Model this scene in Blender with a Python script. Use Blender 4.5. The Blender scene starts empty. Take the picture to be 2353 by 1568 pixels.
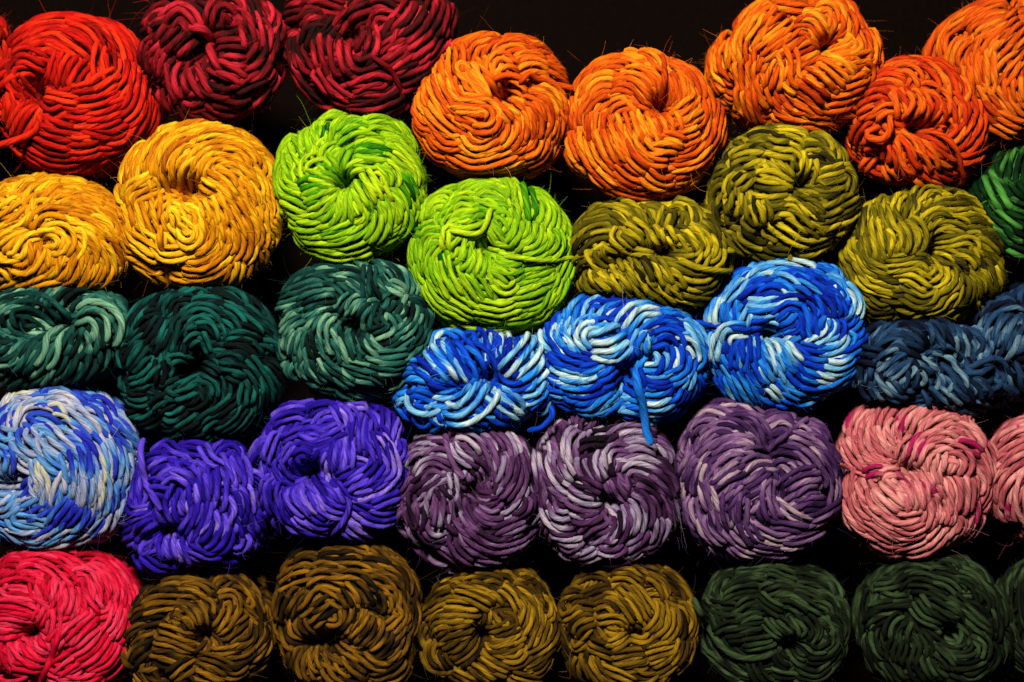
import bpy, math, zlib
import numpy as np

# ---------------------------------------------------------------- camera, light, exposure
scene = bpy.context.scene
COL = scene.collection
W_PX, H_PX = 2353.0, 1568.0          # measuring grid used for the photograph
K = 0.54 / W_PX                      # metres per grid unit at the depth of the yarn faces
D = 0.78                             # camera distance

cam_d = bpy.data.cameras.new("camera")
cam = bpy.data.objects.new("camera", cam_d)
COL.objects.link(cam)
cam.location = (0, -D, 0)
cam.rotation_euler = (math.pi / 2, 0, 0)
cam_d.sensor_width = 36.0
cam_d.lens = 36.0 * D / 0.54
cam_d.clip_start = 0.05
cam_d.clip_end = 50
cam_d.dof.use_dof = True
cam_d.dof.focus_distance = D + 0.004
cam_d.dof.aperture_fstop = 2.6
scene.camera = cam

world = bpy.data.worlds.new("World")
scene.world = world
world.use_nodes = True
world.node_tree.nodes["Background"].inputs[0].default_value = (0.9, 0.95, 1.0, 1)
world.node_tree.nodes["Background"].inputs[1].default_value = 0.004


def area_light(name, loc, target, size, power, color):
    d = bpy.data.lights.new(name, 'AREA')
    d.shape = 'DISK'
    d.size = size
    d.energy = power
    d.color = color
    o = bpy.data.objects.new(name, d)
    COL.objects.link(o)
    o.location = loc
    v = np.array(target, float) - np.array(loc, float)
    o.rotation_euler = (math.acos(-v[2] / np.linalg.norm(v)), 0, math.atan2(-v[0], v[1]))
    return o


area_light("softbox_lamp", (-0.12, -0.78, 0.50), (0.0, 0.0, 0.0), 0.15, 25.0, (1.0, 0.965, 0.92))

scene.view_settings.view_transform = 'Standard'
scene.view_settings.look = 'None'
scene.view_settings.gamma = 1.0
scene.view_settings.use_curve_mapping = False
scene.view_settings.exposure = 0.0
scene.render.engine = 'CYCLES'
scene.cycles.use_denoising = False
scene.cycles.max_bounces = 5
scene.cycles.diffuse_bounces = 1
scene.cycles.use_adaptive_sampling = False
scene.render.film_transparent = False


def px_world(px, py, y):
    f = (D + y) / D * K
    return np.array([(px - W_PX / 2) * f, y, (H_PX / 2 - py) * f])


def world_px(p):
    f = D / (D + p[..., 1]) / K
    return p[..., 0] * f + W_PX / 2, H_PX / 2 - p[..., 2] * f


# ---------------------------------------------------------------- small helpers
def lin(c):
    c = np.array(c, float) / 255.0
    return tuple(np.where(c <= 0.04045, c / 12.92, ((c + 0.055) / 1.055) ** 2.4))


def noise1(rng, s, wl):
    """smooth 1-D value noise in 0..1 along arc length s"""
    n = int(max(s[-1], 0) / wl) + 4
    k = rng.random(n)
    t = s / wl + rng.random()
    i = np.clip(t.astype(int), 0, n - 2)
    f = np.clip(t - i, 0, 1)
    f = f * f * (3 - 2 * f)
    return k[i] * (1 - f) + k[i + 1] * f


def resample(pts, step):
    """Catmull-Rom through pts, resampled at an even step"""
    p = np.asarray(pts, float)
    if len(p) > 2:
        q = np.vstack([2 * p[0] - p[1], p, 2 * p[-1] - p[-2]])
        out = []
        t = np.linspace(0, 1, 12, endpoint=False)[:, None]
        for i in range(1, len(q) - 2):
            a, b, c, d = q[i - 1], q[i], q[i + 1], q[i + 2]
            out.append(0.5 * ((2 * b) + (c - a) * t + (2 * a - 5 * b + 4 * c - d) * t ** 2
                              + (3 * b - a - 3 * c + d) * t ** 3))
        p = np.vstack(out + [p[-1:]])
    s = np.concatenate([[0], np.cumsum(np.linalg.norm(np.diff(p, axis=0), axis=1))])
    n = max(5, int(s[-1] / step) + 1)
    u = np.linspace(0, s[-1], n)
    return np.stack([np.interp(u, s, p[:, k]) for k in range(p.shape[1])], 1)


def arclen(p):
    return np.concatenate([[0], np.cumsum(np.linalg.norm(np.diff(p, axis=0), axis=1))])


def smooth(v, n):
    for _ in range(n):
        w = np.concatenate([v[:1], v, v[-1:]])
        v = (w[:-2] + 2 * w[1:-1] + w[2:]) / 4
    return v


def unit(v):
    return v / np.maximum(np.linalg.norm(v, axis=-1, keepdims=True), 1e-12)


# ---------------------------------------------------------------- wool material
MATS = {}


def wool(key, stops):
    if key in MATS:
        return MATS[key]
    m = bpy.data.materials.new(key + "_wool")
    m.use_nodes = True
    nt = m.node_tree
    N, L = nt.nodes, nt.links
    bsdf = N["Principled BSDF"]
    dye = N.new("ShaderNodeAttribute"); dye.attribute_name = "dye"
    ramp = N.new("ShaderNodeValToRGB")
    cr = ramp.color_ramp
    while len(cr.elements) < len(stops):
        cr.elements.new(0.5)
    for e, (pos, c) in zip(cr.elements, stops):
        e.position = pos
        e.color = (*(0.62 * np.array(lin(c)) ** 1.12), 1)
    fib = N.new("ShaderNodeAttribute"); fib.attribute_name = "fibre"
    n1 = N.new("ShaderNodeTexNoise"); n1.noise_dimensions = '3D'
    n1.inputs["Scale"].default_value = 1.0
    n1.inputs["Detail"].default_value = 3.5
    n1.inputs["Roughness"].default_value = 0.6
    L.new(fib.outputs["Vector"], n1.inputs["Vector"])
    # heathered fibres: hue and value of single hairs differ a little
    mr = N.new("ShaderNodeMapRange")
    mr.inputs["From Min"].default_value = 0.3; mr.inputs["From Max"].default_value = 0.7
    mr.inputs["To Min"].default_value = -0.06; mr.inputs["To Max"].default_value = 0.06
    L.new(n1.outputs["Fac"], mr.inputs["Value"])
    add = N.new("ShaderNodeMath"); add.operation = 'ADD'; add.use_clamp = True
    L.new(dye.outputs["Fac"], add.inputs[0]); L.new(mr.outputs[0], add.inputs[1])
    L.new(add.outputs[0], ramp.inputs["Fac"])
    hsv = N.new("ShaderNodeHueSaturation")
    mv = N.new("ShaderNodeMapRange")
    mv.inputs["From Min"].default_value = 0.3; mv.inputs["From Max"].default_value = 0.7
    mv.inputs["To Min"].default_value = 0.45; mv.inputs["To Max"].default_value = 1.45
    L.new(n1.outputs["Fac"], mv.inputs["Value"])
    L.new(mv.outputs[0], hsv.inputs["Value"])
    L.new(ramp.outputs["Color"], hsv.inputs["Color"])
    L.new(hsv.outputs["Color"], bsdf.inputs["Base Color"])
    bsdf.inputs["Roughness"].default_value = 0.8
    bsdf.inputs["Specular IOR Level"].default_value = 0.06
    bsdf.inputs["Sheen Weight"].default_value = 0.0
    bsdf.inputs["Sheen Roughness"].default_value = 0.5
    L.new(hsv.outputs["Color"], bsdf.inputs["Sheen Tint"])
    b = N.new("ShaderNodeBump")
    b.inputs["Strength"].default_value = 0.9
    b.inputs["Distance"].default_value = 0.0008
    L.new(n1.outputs["Fac"], b.inputs["Height"])
    L.new(b.outputs["Normal"], bsdf.inputs["Normal"])
    MATS[key] = m
    return m


def fluff(key, stops):
    """single stray hairs: paler than the yarn, and light shines through them"""
    k = key + "_fluff"
    if k in MATS:
        return MATS[k]
    m = bpy.data.materials.new(k)
    m.use_nodes = True
    nt = m.node_tree
    N, L = nt.nodes, nt.links
    N.remove(N["Principled BSDF"])
    dye = N.new("ShaderNodeAttribute"); dye.attribute_name = "dye"
    ramp = N.new("ShaderNodeValToRGB")
    cr = ramp.color_ramp
    while len(cr.elements) < len(stops):
        cr.elements.new(0.5)
    for e, (pos, c) in zip(cr.elements, stops):
        c = np.array(lin(c)) * 0.8 + np.array((0.55, 0.45, 0.32)) * 0.016
        e.position = pos
        e.color = (*c, 1)
    L.new(dye.outputs["Fac"], ramp.inputs["Fac"])
    d = N.new("ShaderNodeBsdfDiffuse"); t = N.new("ShaderNodeBsdfTranslucent"); mx = N.new("ShaderNodeMixShader")
    L.new(ramp.outputs["Color"], d.inputs["Color"]); L.new(ramp.outputs["Color"], t.inputs["Color"])
    mx.inputs[0].default_value = 0.4
    L.new(d.outputs[0], mx.inputs[1]); L.new(t.outputs[0], mx.inputs[2])
    L.new(mx.outputs[0], N["Material Output"].inputs["Surface"])
    MATS[k] = m
    return m


# ---------------------------------------------------------------- mesh writing
def link_mesh(name, verts, quads, mat, parent, attrs=None, smooth_shade=True):
    me = bpy.data.meshes.new(name)
    nv, nf = len(verts), len(quads)
    me.vertices.add(nv)
    me.vertices.foreach_set("co", np.ascontiguousarray(verts, np.float32).ravel())
    k = quads.shape[1]
    me.loops.add(nf * k)
    me.loops.foreach_set("vertex_index", np.ascontiguousarray(quads, np.int32).ravel())
    me.polygons.add(nf)
    me.polygons.foreach_set("loop_start", np.arange(0, nf * k, k, dtype=np.int32))
    me.polygons.foreach_set("use_smooth", np.full(nf, smooth_shade))
    for an, (typ, arr) in (attrs or {}).items():
        at = me.attributes.new(an, typ, 'POINT')
        at.data.foreach_set("value" if typ == 'FLOAT' else "vector",
                            np.ascontiguousarray(arr, np.float32).ravel())
    me.update(calc_edges=True)
    me.validate()
    me.materials.append(mat)
    o = bpy.data.objects.new(name, me)
    COL.objects.link(o)
    o.parent = parent
    return o


class Tubes:
    """collects yarn strands and writes them as one mesh"""
    SIDES = 12

    def __init__(self):
        self.v, self.f, self.d, self.fb, self.n = [], [], [], [], 0

    def add(self, rng, P, Nn, w, dye, wl, flat=1.0):
        n, S = len(P), self.SIDES
        T = unit(np.gradient(P, axis=0))
        B = unit(np.cross(T, Nn))
        N2 = np.cross(B, T)
        w = np.broadcast_to(np.asarray(w, float), (n,)).copy()
        w[0] *= 0.3; w[-1] *= 0.3
        ph = np.arange(S) * (2 * math.pi / S)
        ring = (N2[:, None, :] * np.cos(ph)[None, :, None] * flat + B[:, None, :] * np.sin(ph)[None, :, None])
        s = arclen(P) / wl                       # length in strand radii
        tw = ph[None, :] + s[:, None] * 0.42     # the twist of the ply
        lob = 1 + 0.09 * np.sin(3 * tw + rng.uniform(0, 6.28)) + 0.05 * np.sin(2 * ph[None, :] + s[:, None] * 0.9 + rng.uniform(0, 6.28))
        V = P[:, None, :] + ring * (w[:, None] * lob)[:, :, None]
        o = rng.random(3) * 50
        F = np.stack([np.cos(tw) * 1.5 + o[0], np.sin(tw) * 1.5 + o[1],
                      np.broadcast_to(s[:, None] * 0.16 + o[2], tw.shape)], -1)
        i = np.arange(n - 1)[:, None] * S
        j = np.arange(S)[None, :]
        j2 = (j + 1) % S
        q = np.stack([i + j, i + j2, i + S + j2, i + S + j], -1).reshape(-1, 4) + self.n
        self.v.append(V.reshape(-1, 3)); self.f.append(q)
        self.d.append(np.repeat(np.broadcast_to(dye, (n,)), S)); self.fb.append(F.reshape(-1, 3))
        self.n += n * S

    def build(self, name, mat, parent):
        return link_mesh(name, np.vstack(self.v), np.vstack(self.f), mat, parent,
                         {"dye": ('FLOAT', np.concatenate(self.d)), "fibre": ('FLOAT_VECTOR', np.vstack(self.fb))})


# ---------------------------------------------------------------- the yarn ball
PROFILE = np.array([(0.00, .02), (.15, .012), (.30, .0), (.42, .008), (.54, .04),
                    (.66, .095), (.77, .172), (.87, .275), (.945, .385), (.985, .48), (1.0, .58), (1.0, .78),
                    (.985, 1.0), (.94, 1.25), (.85, 1.45), (.68, 1.58), (.45, 1.63)])


class Ball:
    CELL = 0.021
    EXT = 2.75

    def __init__(self, key, cx, cy, rx, ry, hole=None, hs=1.0, hd=1.0, sq=2.02, rot=0, y0=0.0, length=1.0,
                 shear=(0, 0), w=8.0, swirl=1, dents=(), lump=0.03, face=0.0, ye=None):
        self.key = key
        self.rng = np.random.default_rng(zlib.crc32(key.encode()))
        self.cx, self.cy, self.rxp, self.ryp = cx, cy, rx, ry
        pr = resample(PROFILE, 0.01)
        r, y = pr[:, 0].copy(), pr[:, 1].copy()
        rx, ry = rx - 2.3 * w, ry - 2.3 * w          # the outline includes the outermost strands
        y = np.where(y > 0.58, 0.58 + (y - 0.58) * length, y)
        a = arclen(np.stack([r, y], 1))
        self.pa, self.pr, self.py = a, r, y
        self.aeq = a[np.argmax(r >= 0.999)]
        self.amax = a[-1]
        self.R = 0.5 * (rx + ry) * K
        self.yeq = 0.58 * self.R
        self.y0 = y0
        f = (D + y0 + self.yeq) / D * K
        self.rx, self.ry = rx * f, ry * f
        self.org = px_world(cx, cy, y0)
        # the equator, not the face, sits on the ray through the middle of the outline
        self.off = px_world(cx, cy, y0 + self.yeq) - px_world(cx, cy, y0)
        self.off[1] = 0
        hx, hy = hole if hole else (cx, cy)
        self.hole = np.array([(hx - cx) * f, -(hy - cy) * f])
        self.sq, self.rot, self.shear = sq, math.radians(rot), shear
        self.w = 0.92 * w / (0.5 * (rx + ry))
        self.swirl = swirl
        self.dents = []
        self.lumps = [(k, self.rng.uniform(0, 6.28), self.rng.uniform(-1, 1) * lump / (k - 1) ** 0.5) for k in (2, 3, 4, 5, 6)]
        self.ylumps = [(self.rng.uniform(1.5, 3.5) * self.rng.choice([-1, 1]), self.rng.uniform(1.5, 3.5) * self.rng.choice([-1, 1]),
                        self.rng.uniform(0, 6.28), self.rng.uniform(-1, 1) * lump * 0.9) for k in range(5)]
        n = int(2 * self.EXT / self.CELL) + 1
        self.grid = np.zeros((n, n), np.float32)
        self.ha = np.array([self.hole[0] / self.rx, self.hole[1] / self.ry])
        self.face, self.side, self.tail = Tubes(), Tubes(), Tubes()
        self.fz = []
        for (px, py, rad, dep) in tuple(dents) + ((hx, hy, 0.14 * self.R / K * hs, 0.55 * self.R / K * hd),):
            p = self.to_ab(np.array([[px, py]], float))
            q = self.surf(p)[0]
            self.dents.append((q[0], q[2], rad * K, dep * K))

    # plane (A,B) -> local position
    def surf(self, p, dents=True):
        A, B = p[..., 0], p[..., 1]
        a = np.hypot(A, B) + 1e-9
        c, s = A / a, B / a
        r = np.interp(a, self.pa, self.pr)
        y = np.interp(a, self.pa, self.py) * self.R
        th = np.arctan2(s, c)
        t2 = th - self.rot
        sup = (np.abs(np.cos(t2)) ** self.sq + np.abs(np.sin(t2)) ** self.sq) ** (-1 / self.sq)
        lum = 1 + sum(am * np.sin(k * th + ph) for k, ph, am in self.lumps)
        rr = r * (1 + (sup * lum - 1) * np.clip(r * 1.3 - 0.3, 0, 1))
        x = rr * c * self.rx
        z = rr * s * self.ry
        yy = y + self.R * sum(am * np.sin(u * x / self.R + v * z / self.R + ph) for u, v, ph, am in self.ylumps)
        back = np.maximum(y - self.yeq, 0)
        x = x + self.shear[0] * back
        z = z + self.shear[1] * back
        for (dx, dz, rad, dep) in (self.dents if dents else ()):
            yy = yy + dep * np.exp(-((x - dx) ** 2 + (z - dz) ** 2) / (rad * rad)) * (y < self.yeq * 1.2)
        return np.stack([x + self.off[0], yy, z + self.off[2]], -1)

    def frame(self, p):
        e = 0.004
        P = self.surf(p, False)
        dA = self.surf(p + np.array([e, 0]), False) - P
        dB = self.surf(p + np.array([0, e]), False) - P
        return self.surf(p), unit(np.cross(dA, dB))

    def to_ab(self, pts, it=14):
        """points measured on the photograph -> (A,B) on this ball's front"""
        pts = np.asarray(pts, float)
        q = np.stack([(pts[:, 0] - self.cx) / self.rxp, -(pts[:, 1] - self.cy) / self.ryp], 1)
        fr = self.pa <= self.aeq + 1e-6
        for _ in range(it):
            r = np.hypot(q[:, 0], q[:, 1]) + 1e-9
            rc = np.minimum(r, 1.0)
            a = np.interp(rc, self.pr[fr], self.pa[fr]) + np.maximum(r - 1.0, 0) * 1.5
            ab = q / r[:, None] * a[:, None]
            P, Nr = self.frame(ab)
            P = P + Nr * (2.2 * self.w * self.R) + self.org
            X, Y = world_px(P)
            q = q + 0.7 * np.stack([(pts[:, 0] - X) / self.rxp, -(pts[:, 1] - Y) / self.ryp], 1)
            r = np.hypot(q[:, 0], q[:, 1])
            q *= (np.minimum(r, 1.06) / np.maximum(r, 1e-9))[:, None]
        return ab

    # -------------------------------------------------- laying strands
    def sample(self, p):
        i = np.clip(((p + self.EXT) / self.CELL + 0.5).astype(int), 0, self.grid.shape[0] - 1)
        return self.grid[i[..., 0], i[..., 1]]

    def stamp(self, p, h, w):
        k = int(math.ceil(w.max() / self.CELL))
        c = ((p + self.EXT) / self.CELL + 0.5).astype(int)
        g = np.arange(-k, k + 1)
        ix = c[:, 0][:, None, None] + g[None, :, None] + 0 * g[None, None, :]
        iy = c[:, 1][:, None, None] + 0 * g[None, :, None] + g[None, None, :]
        dx = ix * self.CELL - self.EXT - p[:, 0][:, None, None]
        dy = iy * self.CELL - self.EXT - p[:, 1][:, None, None]
        w2 = (w * w)[:, None, None] - dx * dx - dy * dy
        ok = w2 > 0
        n = self.grid.shape[0]
        ok &= (ix >= 0) & (ix < n) & (iy >= 0) & (iy < n)
        val = (h[:, None, None] + np.sqrt(np.maximum(w2, 0)))[ok]
        np.maximum.at(self.grid, (ix[ok], iy[ok]), val.astype(np.float32))

    def bundle(self, path, n, lift=0.0, tubes=None, arch=1.0, wmul=1.0, dye=None, cap=1.9, ends=(1, 1), loose=0.35, fan=0.0, jit=1.0):
        """n strands side by side along a path in the (A,B) plane; they drape over what lies there already"""
        rng = self.rng
        tubes = tubes or self.face
        w = self.w * wmul
        path = resample(path, w * 1.05)
        m = len(path)
        t = np.linspace(0, 1, m)
        T = unit(np.gradient(path, axis=0))
        Nn = np.stack([-T[:, 1], T[:, 0]], 1)
        bd = rng.random()
        lift = lift + rng.normal(0, 0.35)
        order = rng.permutation(n)
        bwob = (noise1(rng, arclen(path), 9 * w) - 0.5) * w * 0.9
        for k in order:
            kk = k - (n - 1) / 2
            s = arclen(path)
            wob = (noise1(rng, s, 8 * w) - 0.5) * w * 1.3 * loose + bwob
            spread = 1 + fan * (t - 0.5)
            q = path + Nn * (kk * w * self.pitch * spread + wob)[:, None]
            # ragged ends
            i0 = int(rng.integers(0, 1 + max(0, int(m * 0.08 * jit)))) if ends[0] else 0
            i1 = m - (int(rng.integers(0, 1 + max(0, int(m * 0.08 * jit)))) if ends[1] else 0)
            q = q[i0:i1]
            if len(q) < 5:
                continue
            s = arclen(q)
            hw = self.sample(q)
            T2 = unit(np.gradient(q, axis=0))
            N2 = np.stack([-T2[:, 1], T2[:, 0]], 1) * w * 0.55
            hs = np.maximum(hw, 0.8 * np.maximum(self.sample(q + N2), self.sample(q - N2)))
            hs = np.minimum(smooth(np.maximum(hs, smooth(hs, 3)), 5), cap * w)
            ww = w * (0.70 + 0.30 * noise1(rng, s, 7 * w) + 0.10 * noise1(rng, s, 2.6 * w))
            env0 = np.clip(s / (2.4 * w), 0, 1) if ends[0] else np.ones_like(s)
            env1 = np.clip((s[-1] - s) / (2.4 * w), 0, 1) if ends[1] else np.ones_like(s)
            env = np.sin(np.minimum(env0, env1) * math.pi / 2)
            tt = np.linspace(0, 1, len(q))
            cross = 1 - (kk / (n / 2 + 0.5)) ** 2 if n > 2 else 0.5
            hump = arch * w * (0.7 * np.sin(math.pi * tt) * (0.5 + 0.5 * cross) + 0.5 * cross - 0.3)
            h = (hs + 0.80 * ww + hump + lift * w + (noise1(rng, s, 9 * w) - 0.5) * 0.7 * w)
            h = h * env + (-1.8 * w) * (1 - env)
            self.stamp(q, h, ww)
            P, Nr = self.frame(q)
            P = P + Nr * (h * self.R)[:, None]
            if dye is None:
                dv = 0.16 * bd + 0.84 * (0.7 * noise1(rng, s, self.dyelen) + 0.3 * noise1(rng, s, self.dyelen * 0.35))
                dv = np.clip((dv - 0.5) * self.dyecon + 0.5, 0, 1)
            else:
                dv = np.clip(0.5 + 0.85 * (dye - 0.5) + (noise1(rng, s, self.dyelen) - 0.5) * (0.12 if n < 3 else self.dvar), 0, 1)
            tubes.add(rng, P, Nr, ww * self.R, dv, w * self.R)
            self.fz.append((P, Nr, ww * self.R, dv))

    dyelen, dyecon, pitch, dvar = 0.6, 1.5, 2.06, 0.65

    def spiral(self, a0, th0, ang, length):
        """path that leaves (a0,th0) at ang degrees inwards from the circumference; ang may be (start,end)"""
        w = self.w
        step = w * 1.05
        n = max(6, int(length / step))
        a, th = a0, th0
        out = []
        g0, g1 = ang if isinstance(ang, tuple) else (ang, ang)
        for i in range(n):
            k = max(0.0, 1 - a / self.aeq) ** 1.2
            out.append((a * math.cos(th) + self.ha[0] * k, a * math.sin(th) + self.ha[1] * k))
            g = math.radians(g0 + (g1 - g0) * i / n)
            th += self.swirl * step * math.cos(g) / max(a, 0.05)
            a -= step * math.sin(g)
            if a < 0.05:
                break
        return np.array(out)

    def ring(self, a_out, ang, length, ns=(5, 8), cover=1.15, lift=0, tubes=None, arch=1.0, jit=1.0, cap=1.4):
        rng = self.rng
        g = math.radians(np.mean(ang))
        wid = np.mean(ns) * 2.06 * self.w
        am = a_out - 0.5 * length * math.sin(g)
        cnt = max(3, int(round(cover * 2 * math.pi * max(am, 0.1) * math.sin(g) / wid)))
        th0 = rng.uniform(0, 6.28)
        for i in rng.permutation(cnt):
            th = th0 + (i + rng.uniform(-.3, .3) * jit) / cnt * 2 * math.pi
            n = int(rng.integers(ns[0], ns[1] + 1))
            dg = rng.normal(0, 6) * jit
            a2 = (ang[0] + dg, ang[1] + dg) if isinstance(ang, tuple) else ang + dg
            L = length * rng.uniform(0.85, 1.25)
            self.bundle(self.spiral(a_out + rng.uniform(-.09, .09) * jit, th, a2, L), n, lift, tubes, arch, cap=cap)

    def sides(self):
        ae = self.aeq
        self.ring(ae + 0.95, 20, 1.5, (6, 9), 1.25, tubes=self.side)
        self.ring(ae + 0.42, 22, 1.4, (5, 8), 1.25, tubes=self.side)

    def rings(self, cap=1.4, lift=0.0):
        ae = self.aeq
        self.ring(ae + 0.10, (18, 30), 1.7, (5, 8), 1.1, lift=lift, cap=cap)
        self.ring(ae - 0.22, (24, 45), 1.4, (5, 8), 1.15, lift=lift, cap=cap)
        self.ring(ae - 0.52, (34, 68), 1.0, (5, 8), 1.1, lift=lift, cap=cap)
        self.ring(0.42, (50, 85), 0.45, (4, 6), 1.0, lift=lift, cap=cap)

    def B(self, pts, n, **kw):
        p = self.to_ab(np.array(pts, float))
        x = 1.8 * self.w                      # the strands run on a little way under their neighbours
        p[0] += unit(p[0] - p[1]) * x * 0.999
        p[-1] += unit(p[-1] - p[-2]) * x
        self.bundle(p, n, **kw)

    def loop_end(self, pts, wmul=1.0, dye=0.5, hang=0):
        """a loose yarn end through points (px, py, depth): depth counts from the strands lying there, minus is
        towards the viewer; past the edge of the ball it carries on from where it left"""
        w = self.w * wmul * self.R
        P, last, ld = [], None, 0
        for x, y, d in pts:
            q = np.hypot((x - self.cx) / self.rxp, (y - self.cy) / self.ryp)
            if q < 0.93:
                ab = self.to_ab(np.array([[x, y]], float))
                h = max(float(self.sample(ab)[0]), 0.0)
                B0, Nr = self.frame(ab)
                yy = float((B0 + Nr * h * self.R)[0, 1]) + self.y0 + d * K * 0.8
            elif last is None:
                yy = self.y0 + d * K
            else:
                yy = last + (d - ld) * K
            if hang and last is not None:
                yy = min(yy, last + 0.004)
            last, ld = yy, d
            P.append(px_world(x, y, yy) - self.org)
        P = resample(np.array(P), w * 0.9)
        s = arclen(P)
        Nn = np.tile(np.array([0.01, -1.0, 0.01]), (len(P), 1))
        ww = w * (0.9 + 0.2 * noise1(self.rng, s, 6 * w))
        dv = np.clip(0.5 + 0.85 * (dye - 0.5) + (noise1(self.rng, s, 10 * w) - 0.5) * 0.2, 0, 1)
        T = unit(np.gradient(P, axis=0))
        Nn = unit(Nn - T * (Nn * T).sum(1, keepdims=True))
        ww[0] *= 2.4; ww[-1] *= 2.4
        self.tail.add(self.rng, P, Nn, ww, dv, w, flat=1.0)
        self.fz.append((P, Nn, ww, dv))

    # -------------------------------------------------- fuzz
    def fuzz(self, name, mat, parent, dens, flyaway):
        rng = self.rng
        P = np.vstack([f[0] for f in self.fz]); Nn = np.vstack([f[1] for f in self.fz])
        T = np.vstack([unit(np.gradient(f[0], axis=0)) for f in self.fz])
        w = np.concatenate([f[2] for f in self.fz]); dv = np.concatenate([f[3] for f in self.fz])
        nh = int(dens)
        i = rng.integers(0, len(P), nh)
        ph = rng.uniform(-1.9, 1.9, nh)
        Bn = np.cross(T[i], Nn[i])
        dirn = unit(Nn[i] * np.cos(ph)[:, None] + Bn * np.sin(ph)[:, None])
        base = P[i] + dirn * (w[i] * 0.9)[:, None]
        L = w[i] * rng.uniform(0.35, 1.1, nh)
        kind = rng.random(nh)
        L = np.where(kind < 0.13, w[i] * rng.uniform(1.2, 4.5, nh), L)
        fly = kind < flyaway
        L = np.where(fly, w[i] * rng.uniform(5, 14, nh), L)
        seg = 5
        head = unit(dirn * rng.uniform(0.15, 1.0, nh)[:, None] + T[i] * rng.normal(0, 0.8, nh)[:, None]
                    + rng.normal(0, 0.35, (nh, 3)))
        curl = rng.normal(0, 1, (nh, 3)) * np.where(fly, 0.95, 0.45)[:, None]
        pts = [base]
        for k in range(seg):
            head = unit(head + curl + rng.normal(0, 0.16, (nh, 3)))
            pts.append(pts[-1] + head * (L / seg)[:, None])
        pts = np.stack(pts, 1)                                   # nh, seg+1, 3
        rad = np.where(fly, 0.000065, np.where(kind < 0.13, 0.000055, 0.000045)) * rng.uniform(0.7, 1.3, nh)
        tp = np.linspace(1, 0.4, seg + 1)
        side = unit(np.cross(np.gradient(pts, axis=1), rng.normal(0, 1, (nh, 1, 3))))
        off = side * (rad[:, None] * tp[None, :])[:, :, None]
        V = np.stack([pts - off, pts + off], 2)
        hh = (np.arange(nh) * (seg + 1) * 2)[:, None]
        ii = (np.arange(seg) * 2)[None, :]
        q = np.stack([hh + ii, hh + ii + 1, hh + ii + 3, hh + ii + 2], -1).reshape(-1, 4)
        d = np.repeat(dv[i], (seg + 1) * 2)
        fb = np.zeros((len(d), 3), np.float32)
        o = link_mesh(name, V.reshape(-1, 3), q, mat, parent, {"dye": ('FLOAT', d), "fibre": ('FLOAT_VECTOR', fb)})
        o["kind"] = "stuff"
        return o

    def core(self, mat, parent):
        na, nt = 34, 64
        a = np.linspace(0.0, self.amax, na); th = np.arange(nt) * 2 * math.pi / nt
        p = np.stack([a[:, None] * np.cos(th), a[:, None] * np.sin(th)], -1)
        P, Nr = self.frame(p)
        P = P - Nr * (2.0 * self.w * self.R)
        P[0] = P[0].mean(0)
        i = np.arange(na - 1)[:, None] * nt; j = np.arange(nt)[None]; j2 = (j + 1) % nt
        q = np.stack([i + j, i + j2, i + nt + j2, i + nt + j], -1).reshape(-1, 4)
        n = na * nt
        fb = np.stack([P[..., 0] * 400, P[..., 1] * 400, P[..., 2] * 400], -1).reshape(-1, 3)
        return link_mesh("core_wraps", P.reshape(-1, 3), q[:, ::-1], mat, parent,
                         {"dye": ('FLOAT', np.full(n, 0.3)), "fibre": ('FLOAT_VECTOR', fb)})

    def finish(self, mat, hair, label, group, dens=2600, fly=0.02, name="yarn_ball", cat="yarn ball"):
        root = bpy.data.objects.new(name, None)
        root.empty_display_size = 0.01
        COL.objects.link(root)
        root.location = self.org
        root["label"] = label
        root["category"] = cat
        if group:
            root["group"] = group
        self.core(mat, root)
        self.side.build("side_wraps", mat, root)
        self.face.build("face_coils", mat, root)
        if self.tail.n:
            self.tail.build("loose_end", mat, root)
        self.fuzz("fuzz", hair, root, dens, fly)
        return root

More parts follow.
